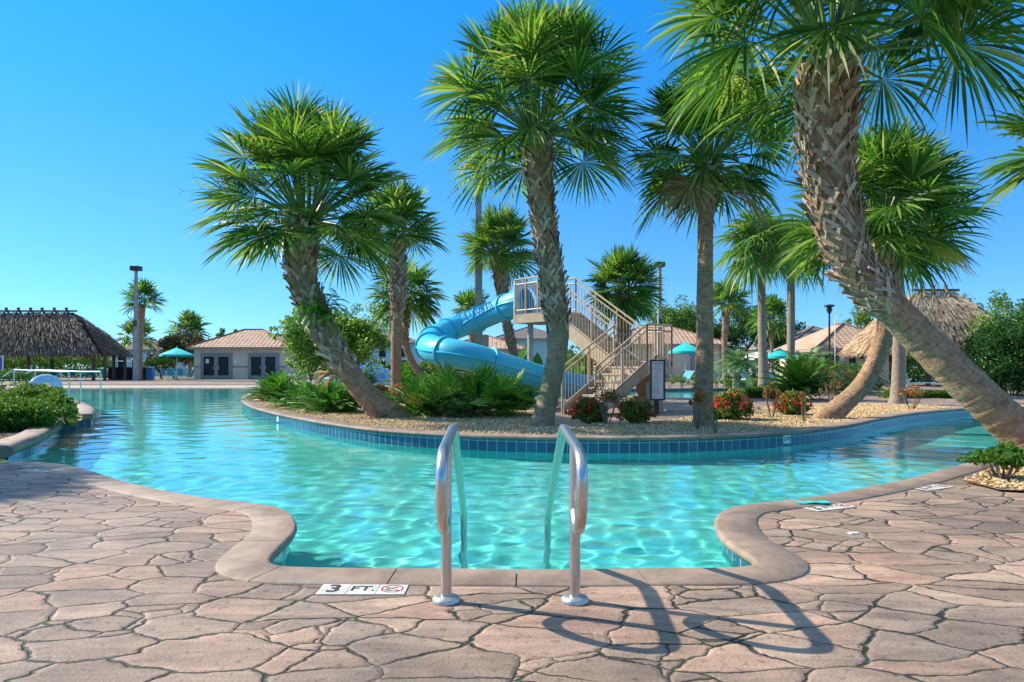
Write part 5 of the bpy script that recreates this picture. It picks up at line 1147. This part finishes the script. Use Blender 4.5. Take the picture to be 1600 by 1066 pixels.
# ---- light poles and lamps
def lightpole(lab, px, Y, yt, wb, wt, head=True):
    x = X(px, Y); zt = H - (yt - YH) * Y / F; root = thing("light_pole", lab, "light pole", (x, Y, 0), "square concrete light poles")
    k = MB(); k.box((x, Y, zt / 2), (wb, wb, zt), taper=wt / wb); k.build("pole", M['conc'], root)
    if head: hd_ = part(root, "lamp_head", 'black', lambda q: (q.box((x, Y, zt + .18), (.78, .6, .38)), q.box((x, Y, zt - .05), (.12, .12, .2)))); part(root, "junction_box", 'darkgrey', lambda q: q.box((x, Y - wb * .5 - .02, zt * .52), (.25, .12, .5)))
    return root
lightpole("tall concrete light pole at the left with a black lamp head, before a thin palm", 212.5, 58, 423, .38, .19)
lightpole("tallest light pole, rising behind the slide into the fronds of the mossy palm", 748, 27, 205, .34, .18)
lightpole("far light pole with black lamp head right of the tower stairs", 1031, 56, 417, .42, .24)
x = X(1296, 35); root = thing("street_lamp", "slim black street lamp with a flared lantern above the tiled roof at right", "street lamp", (x, 35, 0))
part(root, "post", 'black', lambda k: k.tube([(x, 35, 0), (x, 35, 3.9)], [.07, .045], n=8)); part(root, "lantern", 'black', lambda k: k.lathe((x, 35, 3.85), [(.04, 0), (.10, .1), (.16, .3), (.05, .3), (.27, .42), (.24, .47), (0, .52)], n=10))
x = X(1305, 46); root = thing("hook_pole", "thin white pole with a hooked top beside the street lamp", "pole", (x, 46, 0))
part(root, "pole", 'white', lambda k: k.tube([(x, 46, 0), (x, 46, 4.3), (x + .12, 46, 4.65), (x + .35, 46, 4.75), (x + .55, 46, 4.55)], .03, n=6))
# ---- steel handrails into the beach entry, arched rail
def hrail(lab, pts, posts):
    root = thing("handrail", lab, "handrail", tuple(pts[0][:2]) + (0,), "steel handrails at the beach entry")
    part(root, "rail", 'alu', lambda k: k.tube(pts, .035, n=8)); 
    for p in posts: part(root, "post", 'alu', lambda k: k.tube([(p[0], p[1], -.25), tuple(p)], .03, n=8))
a, b, c, e = A(157, 581, 34), A(126, 581, 35), A(55, 578, 37), A(40, 583, 36); hrail("steel handrail reaching farthest right into the shallow water", [a, b, c, e], [a, b, c])
a, b, c, e = A(108, 581, 33), A(95, 581, 33.6), A(22, 578, 36), A(5, 588, 35); hrail("steel handrail nearer the left hedge", [a, b, c, e], [a, b, c])
x = X(1287, 30); root = thing("grab_rail", "single arched steel rail at the far side by the sago palm", "handrail", (x, 30, 0)); part(root, "rail", 'steel', lambda k: k.tube([(x, 30, 0), (x, 30.0, .55), (x - .08, 30.1, .72), (x - .2, 30.2, .78), (x - .35, 30.4, .74), (x - .42, 30.5, .6), (x - .45, 30.6, 0)], .03, n=8))
# ---- child figure by the right pool house
def person():
    Y = 49; x = X(1303, Y); s_ = .95 / 1.7
    root = thing("person", "small distant figure in white shirt and dark trousers before the right pool house", "person", (x, Y, 0))
    P = {'pel': (0, 0, .92), 'che': (0, 0, 1.28), 'neck': (0, 0, 1.45), 'head': (0, 0, 1.58), 'crown': (0, 0, 1.68), 'hl': (-.1, 0, .88), 'kl': (-.11, -.02, .48), 'al': (-.12, 0, .08), 'tl': (-.13, -.14, .03), 'hr': (.1, 0, .88), 'kr': (.12, -.03, .48), 'ar': (.13, .03, .08), 'tr': (.14, -.1, .03), 'sl': (-.18, 0, 1.38), 'el': (-.26, .02, 1.12), 'wl': (-.27, -.05, .88), 'fl': (-.27, -.08, .78), 'sr': (.18, 0, 1.38), 'er': (.27, .02, 1.12), 'wr': (.28, -.05, .88), 'fr': (.28, -.08, .78)}
    E = [('pel', 'che'), ('che', 'neck'), ('neck', 'head'), ('head', 'crown'), ('pel', 'hl'), ('hl', 'kl'), ('kl', 'al'), ('al', 'tl'), ('pel', 'hr'), ('hr', 'kr'), ('kr', 'ar'), ('ar', 'tr'), ('che', 'sl'), ('sl', 'el'), ('el', 'wl'), ('wl', 'fl'), ('che', 'sr'), ('sr', 'er'), ('er', 'wr'), ('wr', 'fr')]
    rad = {'pel': .14, 'che': .15, 'neck': .06, 'head': .1, 'crown': .08, 'hl': .1, 'hr': .1, 'kl': .06, 'kr': .06, 'al': .04, 'ar': .04, 'tl': .035, 'tr': .035, 'sl': .06, 'sr': .06, 'el': .045, 'er': .045, 'wl': .03, 'wr': .03, 'fl': .03, 'fr': .03}
    def fig(name, keys, grow, m, rootk):
        me = bpy.data.meshes.new(name); ks = [k for k in P if k in keys]; ks.remove(rootk); ks = [rootk] + ks; id_ = {k: i for i, k in enumerate(ks)}
        me.from_pydata([tuple(q * s_ for q in P[k]) for k in ks], [(id_[a], id_[b]) for a, b in E if a in id_ and b in id_], []); o = bpy.data.objects.new(name, me); COL.objects.link(o); o.parent = root
        o.modifiers.new("skin", 'SKIN'); o.modifiers.new("sub", 'SUBSURF').render_levels = 1
        for k, i in id_.items(): v = me.skin_vertices[0].data[i]; r = rad[k] * s_ * grow; v.radius = (r, r)
        me.skin_vertices[0].data[0].use_root = True; me.materials.append(M[m]); return o
    fig("body", list(P), 1.0, 'skin', 'pel'); fig("shirt", ['pel', 'che', 'sl', 'el', 'sr', 'er'], 1.18, 'white', 'che'); fig("trousers", ['pel', 'hl', 'kl', 'al', 'hr', 'kr', 'ar'], 1.2, 'black', 'pel')
    part(root, "hair", 'black', lambda k: k.lathe((x, Y + .01, 1.58 * s_), [(.105 * s_, -.03), (.12 * s_, .02), (.1 * s_, .08), (0, .12)], n=10))
person()
# ================================================================ SLIDE TOWER
FX, FY = .745, .667; WX, WY = .667, -.745          # up the lower flight, and across it to the right
SG = (1.275, 16.2)
def S(i, w, z): return (SG[0] + FX * i + WX * w, SG[1] + FY * i + WY * w, z)
root = thing("slide_tower", "beige water slide tower with two stair flights, railings and raised platform", "slide tower", S(0, 0, .05))
ang = math.atan2(FY, FX)
def obox(k, c0, l, w, h):      # centre, length along F, width along W
    k.box(c0, (l, w, h), rz=ang)
def cc(i, w, z): return S(i, w, z)
st = .255
for i in range(7):
    z = .12 + .17 * i
    part(root, "step", 'tread', lambda k: (obox(k, cc(st * (i + .5), .5, z - .025), st + .03, .96, .05), obox(k, cc(st * (i + .04), .5, z - .11), .02, .94, .12)))
LZ = 1.14
part(root, "landing", 'tread', lambda k: obox(k, cc(st * 7 + .5, .5, LZ - .1), 1.06, 1.1, .2))
# upper flight: goes along -W from the landing's left edge, width 1.0 along F
U0 = st * 7 + .02
def T(j, f, z): return S(U0 + f, -j, z)
for i in range(9):
    z = LZ + .17 * (i + 1)
    part(root, "step", 'tread', lambda k: (obox(k, T(st * (i + .5), .5, z - .025), .96, st + .03, .05), obox(k, T(st * (i + .04), .5, z - .11), .94, .02, .12)))
PZ = LZ + .17 * 9
J0 = st * 9
part(root, "platform", 'beige_conc', lambda k: obox(k, T(J0 + .75, .5, PZ - .13), 1.14, 1.5, .26))
def slab(p0, p1, h0, h1, th):          # stringer: sloping plate between two points, vertical depth h
    def f(k):
        a, b = Vector(p0), Vector(p1); d = (b - a); d.z = 0; n = Vector((-d.y, d.x, 0)).normalized() * th / 2; V = []
        for q, h in ((a, h0), (b, h1)):
            for s_, z in ((-1, 0), (1, 0), (1, -h), (-1, -h)): V.append((q.x + n.x * s_, q.y + n.y * s_, q.z + z))
        k.add(V, [(0, 1, 2, 3), (7, 6, 5, 4), (0, 4, 5, 1), (1, 5, 6, 2), (2, 6, 7, 3), (3, 7, 4, 0)])
    return f
part(root, "stringer", 'beige_conc', slab(cc(-.05, -.03, .20), cc(st * 7, -.03, LZ + .1), .24, .32, .05)); part(root, "stringer", 'beige_conc', slab(cc(-.05, 1.03, .20), cc(st * 7, 1.03, LZ + .1), .24, .32, .05))
part(root, "stringer", 'beige_metal', slab(T(0, -.03, LZ + .14), T(J0, -.03, PZ + .1), .38, .42, .05)); part(root, "stringer", 'beige_metal', slab(T(0, 1.03, LZ + .14), T(J0, 1.03, PZ + .1), .38, .42, .05))
def railing(p0, p1, hgt=1.03, mid=True, gap=.105, posts=3):
    def f(k):
        a, b = Vector(p0), Vector(p1); L_ = math.hypot(b.x - a.x, b.y - a.y); n = max(2, int(L_ / gap)); up = Vector((0, 0, hgt))
        k.tube([a + up, b + up], .026, n=7); k.tube([a + Vector((0, 0, .12)), b + Vector((0, 0, .12))], .018, n=6)
        k.tube([a + up * .86, b + up * .86], .020, n=6)
        for i in range(n + 1): p = a + (b - a) * i / n; k.tube([p + Vector((0, 0, .12)), p + up * .86], .0085, n=5, cap=False)
        for i in range(posts): p = a + (b - a) * i / (posts - 1); k.tube([p + Vector((0, 0, -.1)), p + up], .027, n=7)
    return f
part(root, "railing", 'beige_metal', railing(cc(-.1, -.02, .08), cc(st * 7, -.02, LZ))); part(root, "railing", 'beige_metal', railing(cc(-.1, 1.02, .08), cc(st * 7, 1.02, LZ)))
part(root, "railing", 'beige_metal', railing(cc(st * 7, 1.02, LZ), cc(st * 7 + 1.02, 1.02, LZ), posts=4)); part(root, "railing", 'beige_metal', railing(cc(st * 7 + 1.02, 1.02, LZ), cc(st * 7 + 1.02, 0, LZ)))
part(root, "railing", 'beige_metal', railing(T(0, -.02, LZ + .06), T(J0, -.02, PZ), posts=4)); part(root, "railing", 'beige_metal', railing(T(0, 1.02, LZ + .06), T(J0, 1.02, PZ), posts=4))
part(root, "railing", 'beige_metal', railing(T(J0, -.02, PZ), T(J0 + 1.5, -.02, PZ), posts=4)); part(root, "railing", 'beige_metal', railing(T(J0, 1.02, PZ), T(J0 + 1.5, 1.02, PZ)))
# end panel with the round slide mouth
def pan(k):
    n = 32; V = []; c = Vector(T(J0 + 1.46, .5, PZ + .48)); fdir = Vector((FX, FY, 0)); up = Vector((0, 0, 1))
    for i in range(n):
        t = 2 * math.pi * i / n; ct, s_ = math.cos(t), math.sin(t); q = max(abs(ct) / .56, abs(s_) / .53); V.append(c + fdir * ct * .37 + up * s_ * .37); V.append(c + fdir * ct / q + up * s_ / q)
    nn = Vector((-WX, -WY, 0)) * .03; m = len(V); V += [v + nn for v in V]
    Fc = []
    for i in range(n):
        a, b, c_, d = 2 * i, 2 * i + 1, (2 * i + 3) % (2 * n), (2 * i + 2) % (2 * n); Fc += [(a, b, c_, d), (a + m, d + m, c_ + m, b + m), (a, d, d + m, a + m), (b, b + m, c_ + m, c_)]
    k.add(V, Fc)
part(root, "end_panel", 'panel', pan)
part(root, "column", 'conc', lambda k: k.tube([T(J0 + .25, .35, 0), T(J0 + .25, .35, PZ - .2)], .14, n=20)); part(root, "column", 'conc', lambda k: k.tube([T(J0 + 1.1, .25, 0), T(J0 + 1.1, .25, PZ - .2)], .085, n=16)); part(root, "column", 'conc', lambda k: k.tube([T(J0 + .9, .85, 0), T(J0 + .9, .85, PZ - .2)], .085, n=16))
pc = cc(st * 7 + .45, .62, 0)
part(root, "footing", 'beige_conc', lambda k: k.box((pc[0], pc[1], .2), (.66, .66, .4), rz=ang, taper=.94)); part(root, "column", 'beige_conc', lambda k: k.box((pc[0], pc[1], .65), (.32, .32, .7), rz=ang)); part(root, "column_head", 'beige_conc', lambda k: k.box((pc[0], pc[1], LZ - .28), (.55, .75, .18), rz=ang))
# ---- the slide
m0 = Vector(T(J0 + 1.46, .5, PZ + .48))
SP = [tuple(m0), tuple(A(803, 475, 20.8)), tuple(A(781, 484, 21.4)), tuple(A(756, 495, 21.9)), tuple(A(722, 508, 22.1)), tuple(A(694, 520, 21.7)), tuple(A(676, 531, 20.7)), tuple(A(671, 540, 19.5)), tuple(A(680, 547, 18.5)), tuple(A(703, 551, 17.9)), tuple(A(742, 560, 17.8)), tuple(A(790, 575, 18.2)), tuple(A(844, 592, 18.8)), tuple(A(892, 603, 19.4)), tuple(A(935, 608, 20.2))]
SQ = catmull(SP, 8); root = thing("water_slide", "turquoise blue tube water slide curling left from the tower and back behind the palm", "water slide", (SP[7][0], SP[7][1], 0))
cuts = [0, 12, 26, 38, 48, 58, 70, 84, 98, 112]
RS = .375
for a, b in zip(cuts[:-1], cuts[1:]):
    part(root, "tube_section", 'slide', lambda k: k.tube(SQ[a:b + 1], RS, n=36, cap=False), smooth=True)
    def fl_(k):
        for idx in (a,):
            p = Vector(SQ[idx]); q = Vector(SQ[min(idx + 1, len(SQ) - 1)]); t = (q - p).normalized(); k.tube([p - t * .035, p - t * .03, p + t * .03, p + t * .035], [RS, RS + .055, RS + .055, RS], n=36, cap=False)
    if a: part(root, "flange", 'slide', fl_, smooth=False)
def seam(k):
    for sg in (-1, 1):
        P_ = []
        for i, p in enumerate(SQ):
            a = Vector(SQ[max(i - 1, 0)]); b = Vector(SQ[min(i + 1, len(SQ) - 1)]); t = (b - a).normalized(); s_ = t.cross(Vector((0, 0, 1))).normalized(); dn = s_.cross(t); P_.append(Vector(p) + s_ * sg * (RS + .012))
        V = []
        for p in P_: V += [p + Vector((0, 0, .022)), p + Vector((0, 0, -.022)), p * 1 + Vector((0, 0, -.022))]
        k.tube(P_, .026, n=6)
part(root, "side_seam", 'slide', seam)
g = SP[4]; part(root, "support_column", 'conc', lambda k: k.tube([(g[0] + .62, g[1] + .1, -.05), (g[0] + .62, g[1] + .1, g[2] - RS + .05)], .24, n=20))
g = SP[10]; part(root, "support_column", 'conc', lambda k: k.tube([(g[0] - .75, g[1] + .0, -.05), (g[0] - .75, g[1], g[2] - RS + .1)], .14, n=16))
# ---- rules board
Yr = 16.2; x = X(1027.5, Yr); root = thing("rules_board", "tall black framed white rules board on a short post beside the stairs", "sign", (x, Yr, 0))
zt, zb = H - (562 - YH) * Yr / F, H - (626 - YH) * Yr / F; w = .36
part(root, "frame", 'black', lambda k: (k.box((x, Yr, zt - .02), (w, .05, .04)), k.box((x, Yr, zb + .02), (w, .05, .04)), k.box((x - w / 2 + .02, Yr, (zt + zb) / 2), (.04, .05, zt - zb - .08)), k.box((x + w / 2 - .02, Yr, (zt + zb) / 2), (.04, .05, zt - zb - .08))))
bd = part(root, "board", 'white', lambda k: k.box((x, Yr + .005, (zt + zb) / 2), (w - .07, .02, zt - zb - .07)))
def lines(k):
    rs_ = np.random.RandomState(3); z = zt - .10
    rows_ = [(.19, .020, 1)] + [(.14, .009, 1), (.20, .009, 1), (.2, .009, 1), (.18, .009, 1), (.08, .013, 1)] + [(.23, .008, 0)] * 13
    for i, (ww, hh, cen) in enumerate(rows_):
        L_ = ww * (1 if cen else rs_.uniform(.55, 1)); xs = x - (L_ / 2 if cen else .115); c = xs
        while c < xs + L_ - .01:
            wd_ = min(rs_.uniform(.015, .045), xs + L_ - c); k.box((c + wd_ / 2, Yr - .009, z), (wd_, .004, hh)); c += wd_ + .008
        z -= .040 if not cen else .038
part(root, "printed_lines", 'grey_ink', lines).parent = bd
part(root, "red_lines", 'redink', lambda k: (k.box((x - .07, Yr - .009, zb + .11), (.06, .004, .01)), k.box((x - .06, Yr - .009, zb + .08), (.09, .004, .01)))).parent = bd
part(root, "post", 'black', lambda k: k.box((x - .02, Yr + .04, zb / 2), (.11, .05, zb + .06)))
part(root, "top_knob", 'beige_conc', lambda k: k.lathe((x - .04, Yr + .02, zt), [(.02, 0), (.05, .03), (.06, .08), (.03, .12), (0, .13)], n=10))
# ================================================================ GRAB RAILS
def grab(lab, bx, by, hx):
    root = thing("grab_rail", lab, "grab rail", (bx, by, 0), "steel grab rails at the pool steps")
    P2 = lambda y, z: (bx + hx * (y - by), y, z)
    ctrl = [(by - .015, .425), (by - .06, .385), (by - .13, .37), (by - .20, .405), (by - .255, .48), (by - .275, .57), (by - .268, .645), (by - .225, .70), (by - .14, .728), (by - .02, .738), (by + .25, .755), (by + .50, .768), (by + .585, .755), (by + .65, .712), (by + .75, .645), (by + 1.2, .362), (by + 1.55, .142), (by + 1.64, .085), (by + 1.70, .0), (by + 1.715, -.10), (by + 1.715, -.5), (by + 1.715, -1.05)]
    P_ = catmull(ctrl, 7); part(root, "rail", 'steel', lambda k: k.tube([P2(*p) for p in P_], .0255, n=20), smooth=True)
    part(root, "post", 'steel', lambda k: k.tube([(bx, by, 0), (bx, by, .3), (bx, by, .725)], .0255, n=20), smooth=True)
    part(root, "escutcheon", 'cap', lambda k: k.lathe((bx, by, 0.002), [(.066, 0), (.066, .012), (.058, .022), (.036, .028), (.0, .03)], n=28), smooth=False)
    part(root, "weld_collar", 'steel', lambda k: k.tube([(bx, by, .398), (bx, by, .43)], .0275, n=18))
grab("left steel grab rail with a looped handle at the pool steps", -.310, 3.216, -.0225); grab("right steel grab rail with a looped handle casting its shadow on the flagstones", .296, 3.216, -.0225)
# ================================================================ DEPTH MARKERS
def text(s_, size, loc, rz, parent, m, name="lettering", rx=0.0, bold=.012):
    cu = bpy.data.curves.new(name, 'FONT'); cu.body = s_; cu.size = size; cu.align_x = 'CENTER'; cu.align_y = 'CENTER'; cu.extrude = .0006; cu.offset = bold * size
    tmp = bpy.data.objects.new(name, cu); me = bpy.data.meshes.new_from_object(tmp); bpy.data.objects.remove(tmp); me.materials.clear(); me.materials.append(M[m])
    o = bpy.data.objects.new(name, me); COL.objects.link(o); o.parent = parent; o.location = loc; o.rotation_euler = (rx, 0, rz); return o
def marker(lab, x, y, rz, z=.003):
    root = thing("depth_marker", lab, "depth marker", (x, y, z), "white depth marker tiles on the deck", rz)
    for i in range(3):
        MB().box((-.145 + i * .145, 0, .001), (.142, .165, .002)).build("tile", M['markerwhite'], root, local=True)
    text("3", .15, (-.145, 0, .0030), 0, root, 'ink', bold=.02); text("FT.", .098, (0, 0, .0030), 0, root, 'ink', bold=.012)
    k = MB(); n = 8; ro, ri = .058, .049
    V = [((ro if q == 0 else ri) * math.cos(2 * math.pi * (i + .5) / n) + .145, (ro if q == 0 else ri) * math.sin(2 * math.pi * (i + .5) / n), .003) for i in range(n) for q in (0, 1)]
    k.add(V, [(2 * i, 2 * ((i + 1) % n), 2 * ((i + 1) % n) + 1, 2 * i + 1) for i in range(n)]); k.box((.145, 0, .0032), (.1, .006, .001), rz=-.6); k.build("prohibition_sign", M['redink'], root, local=True)
    k = MB(); k.box((.14, .008, .0028), (.05, .008, .001), rz=.5); k.box((.165, .02, .0028), (.014, .014, .001), rz=.3); k.box((.128, -.018, .0028), (.04, .007, .001), rz=-.4); k.box((.15, -.03, .0028), (.07, .004, .001)); k.build("diver_symbol", M['grey_ink'], root, local=True)
    return root
marker("white 3 FT depth marker with no diving symbol left of the grab rails", -.738, 3.385, 0.0)
marker("white 3 FT depth marker on the right peninsula under a scrap of teal", 2.50, 5.38, .43); marker("faded white depth marker farther along the right bank", 3.86, 6.27, .50); marker("white depth marker in the shade at the left corner of the deck", -5.03, 7.30, -.12)
root = thing("teal_scrap", "small crumpled teal cloth lying across the right depth marker", "cloth scrap", (2.42, 5.50, .006)); rs = np.random.RandomState(2); V = [(x_ * .13, y_ * .06, .006 + rs.uniform(0, .02)) for x_ in np.linspace(-1, 1, 7) for y_ in np.linspace(-1, 1, 5)]
MB().add(V, [(i * 5 + j, i * 5 + j + 1, (i + 1) * 5 + j + 1, (i + 1) * 5 + j) for i in range(6) for j in range(4)]).build("cloth", M['teal'], root, local=True)
g = G(1334, 834); o = MB().box((0, 0, .004), (.07, .035, .008), rz=.1).build("paper_scrap", M['white']); o.location = g; o.rotation_euler = (0, .05, .2); prop(o, "tiny white paper scrap on the right flagstones", "paper scrap")
# depth tiles set in the island waterline band
def bandtile(px, txt, lab):
    best = min(range(1, len(C_isl) - 1), key=lambda i: abs(800 + C_isl[i][0] * F / C_isl[i][1] - px) + (1e3 if C_isl[i][1] > 30 else 0)); p = C_isl[best]; q = C_isl[best + 1]; t = Vector((p[0] - q[0], p[1] - q[1], 0)).normalized()
    root = thing("depth_tile", lab, "depth marker", (p[0], p[1], -.035), "white depth tiles in the island's blue tile band", math.atan2(t.y, t.x))
    w = .17; MB().box((0, .012, 0), (w, .02, .13)).build("tile", M['white'], root, local=True)
    if txt.strip(): text(txt, .085, (0, .0005, 0), 0, root, 'ink', rx=R(90), bold=.03)
bandtile(1229, "3 FT", "white 3 FT tile in the island's blue tile band, right of centre"); bandtile(432, " ", "small white tile in the blue band near the island's left tip")
# sign at the left edge
x = X(2, 45); root = thing("pool_sign", "white and purple sign board cut off by the left edge beside the hedge", "sign", (x, 45, 0)); part(root, "board", 'white', lambda k: k.box((x - .3, 45, 1.35), (.85, .05, 1.1))); part(root, "panel", mat("purple_panel", (.1, .08, .35), rough=.5), lambda k: k.box((x - .3, 44.96, 1.35), (.7, .02, .95))); part(root, "post", 'alu', lambda k: k.tube([(x + .05, 45, 0), (x + .05, 45, 1.9)], .03, n=6))
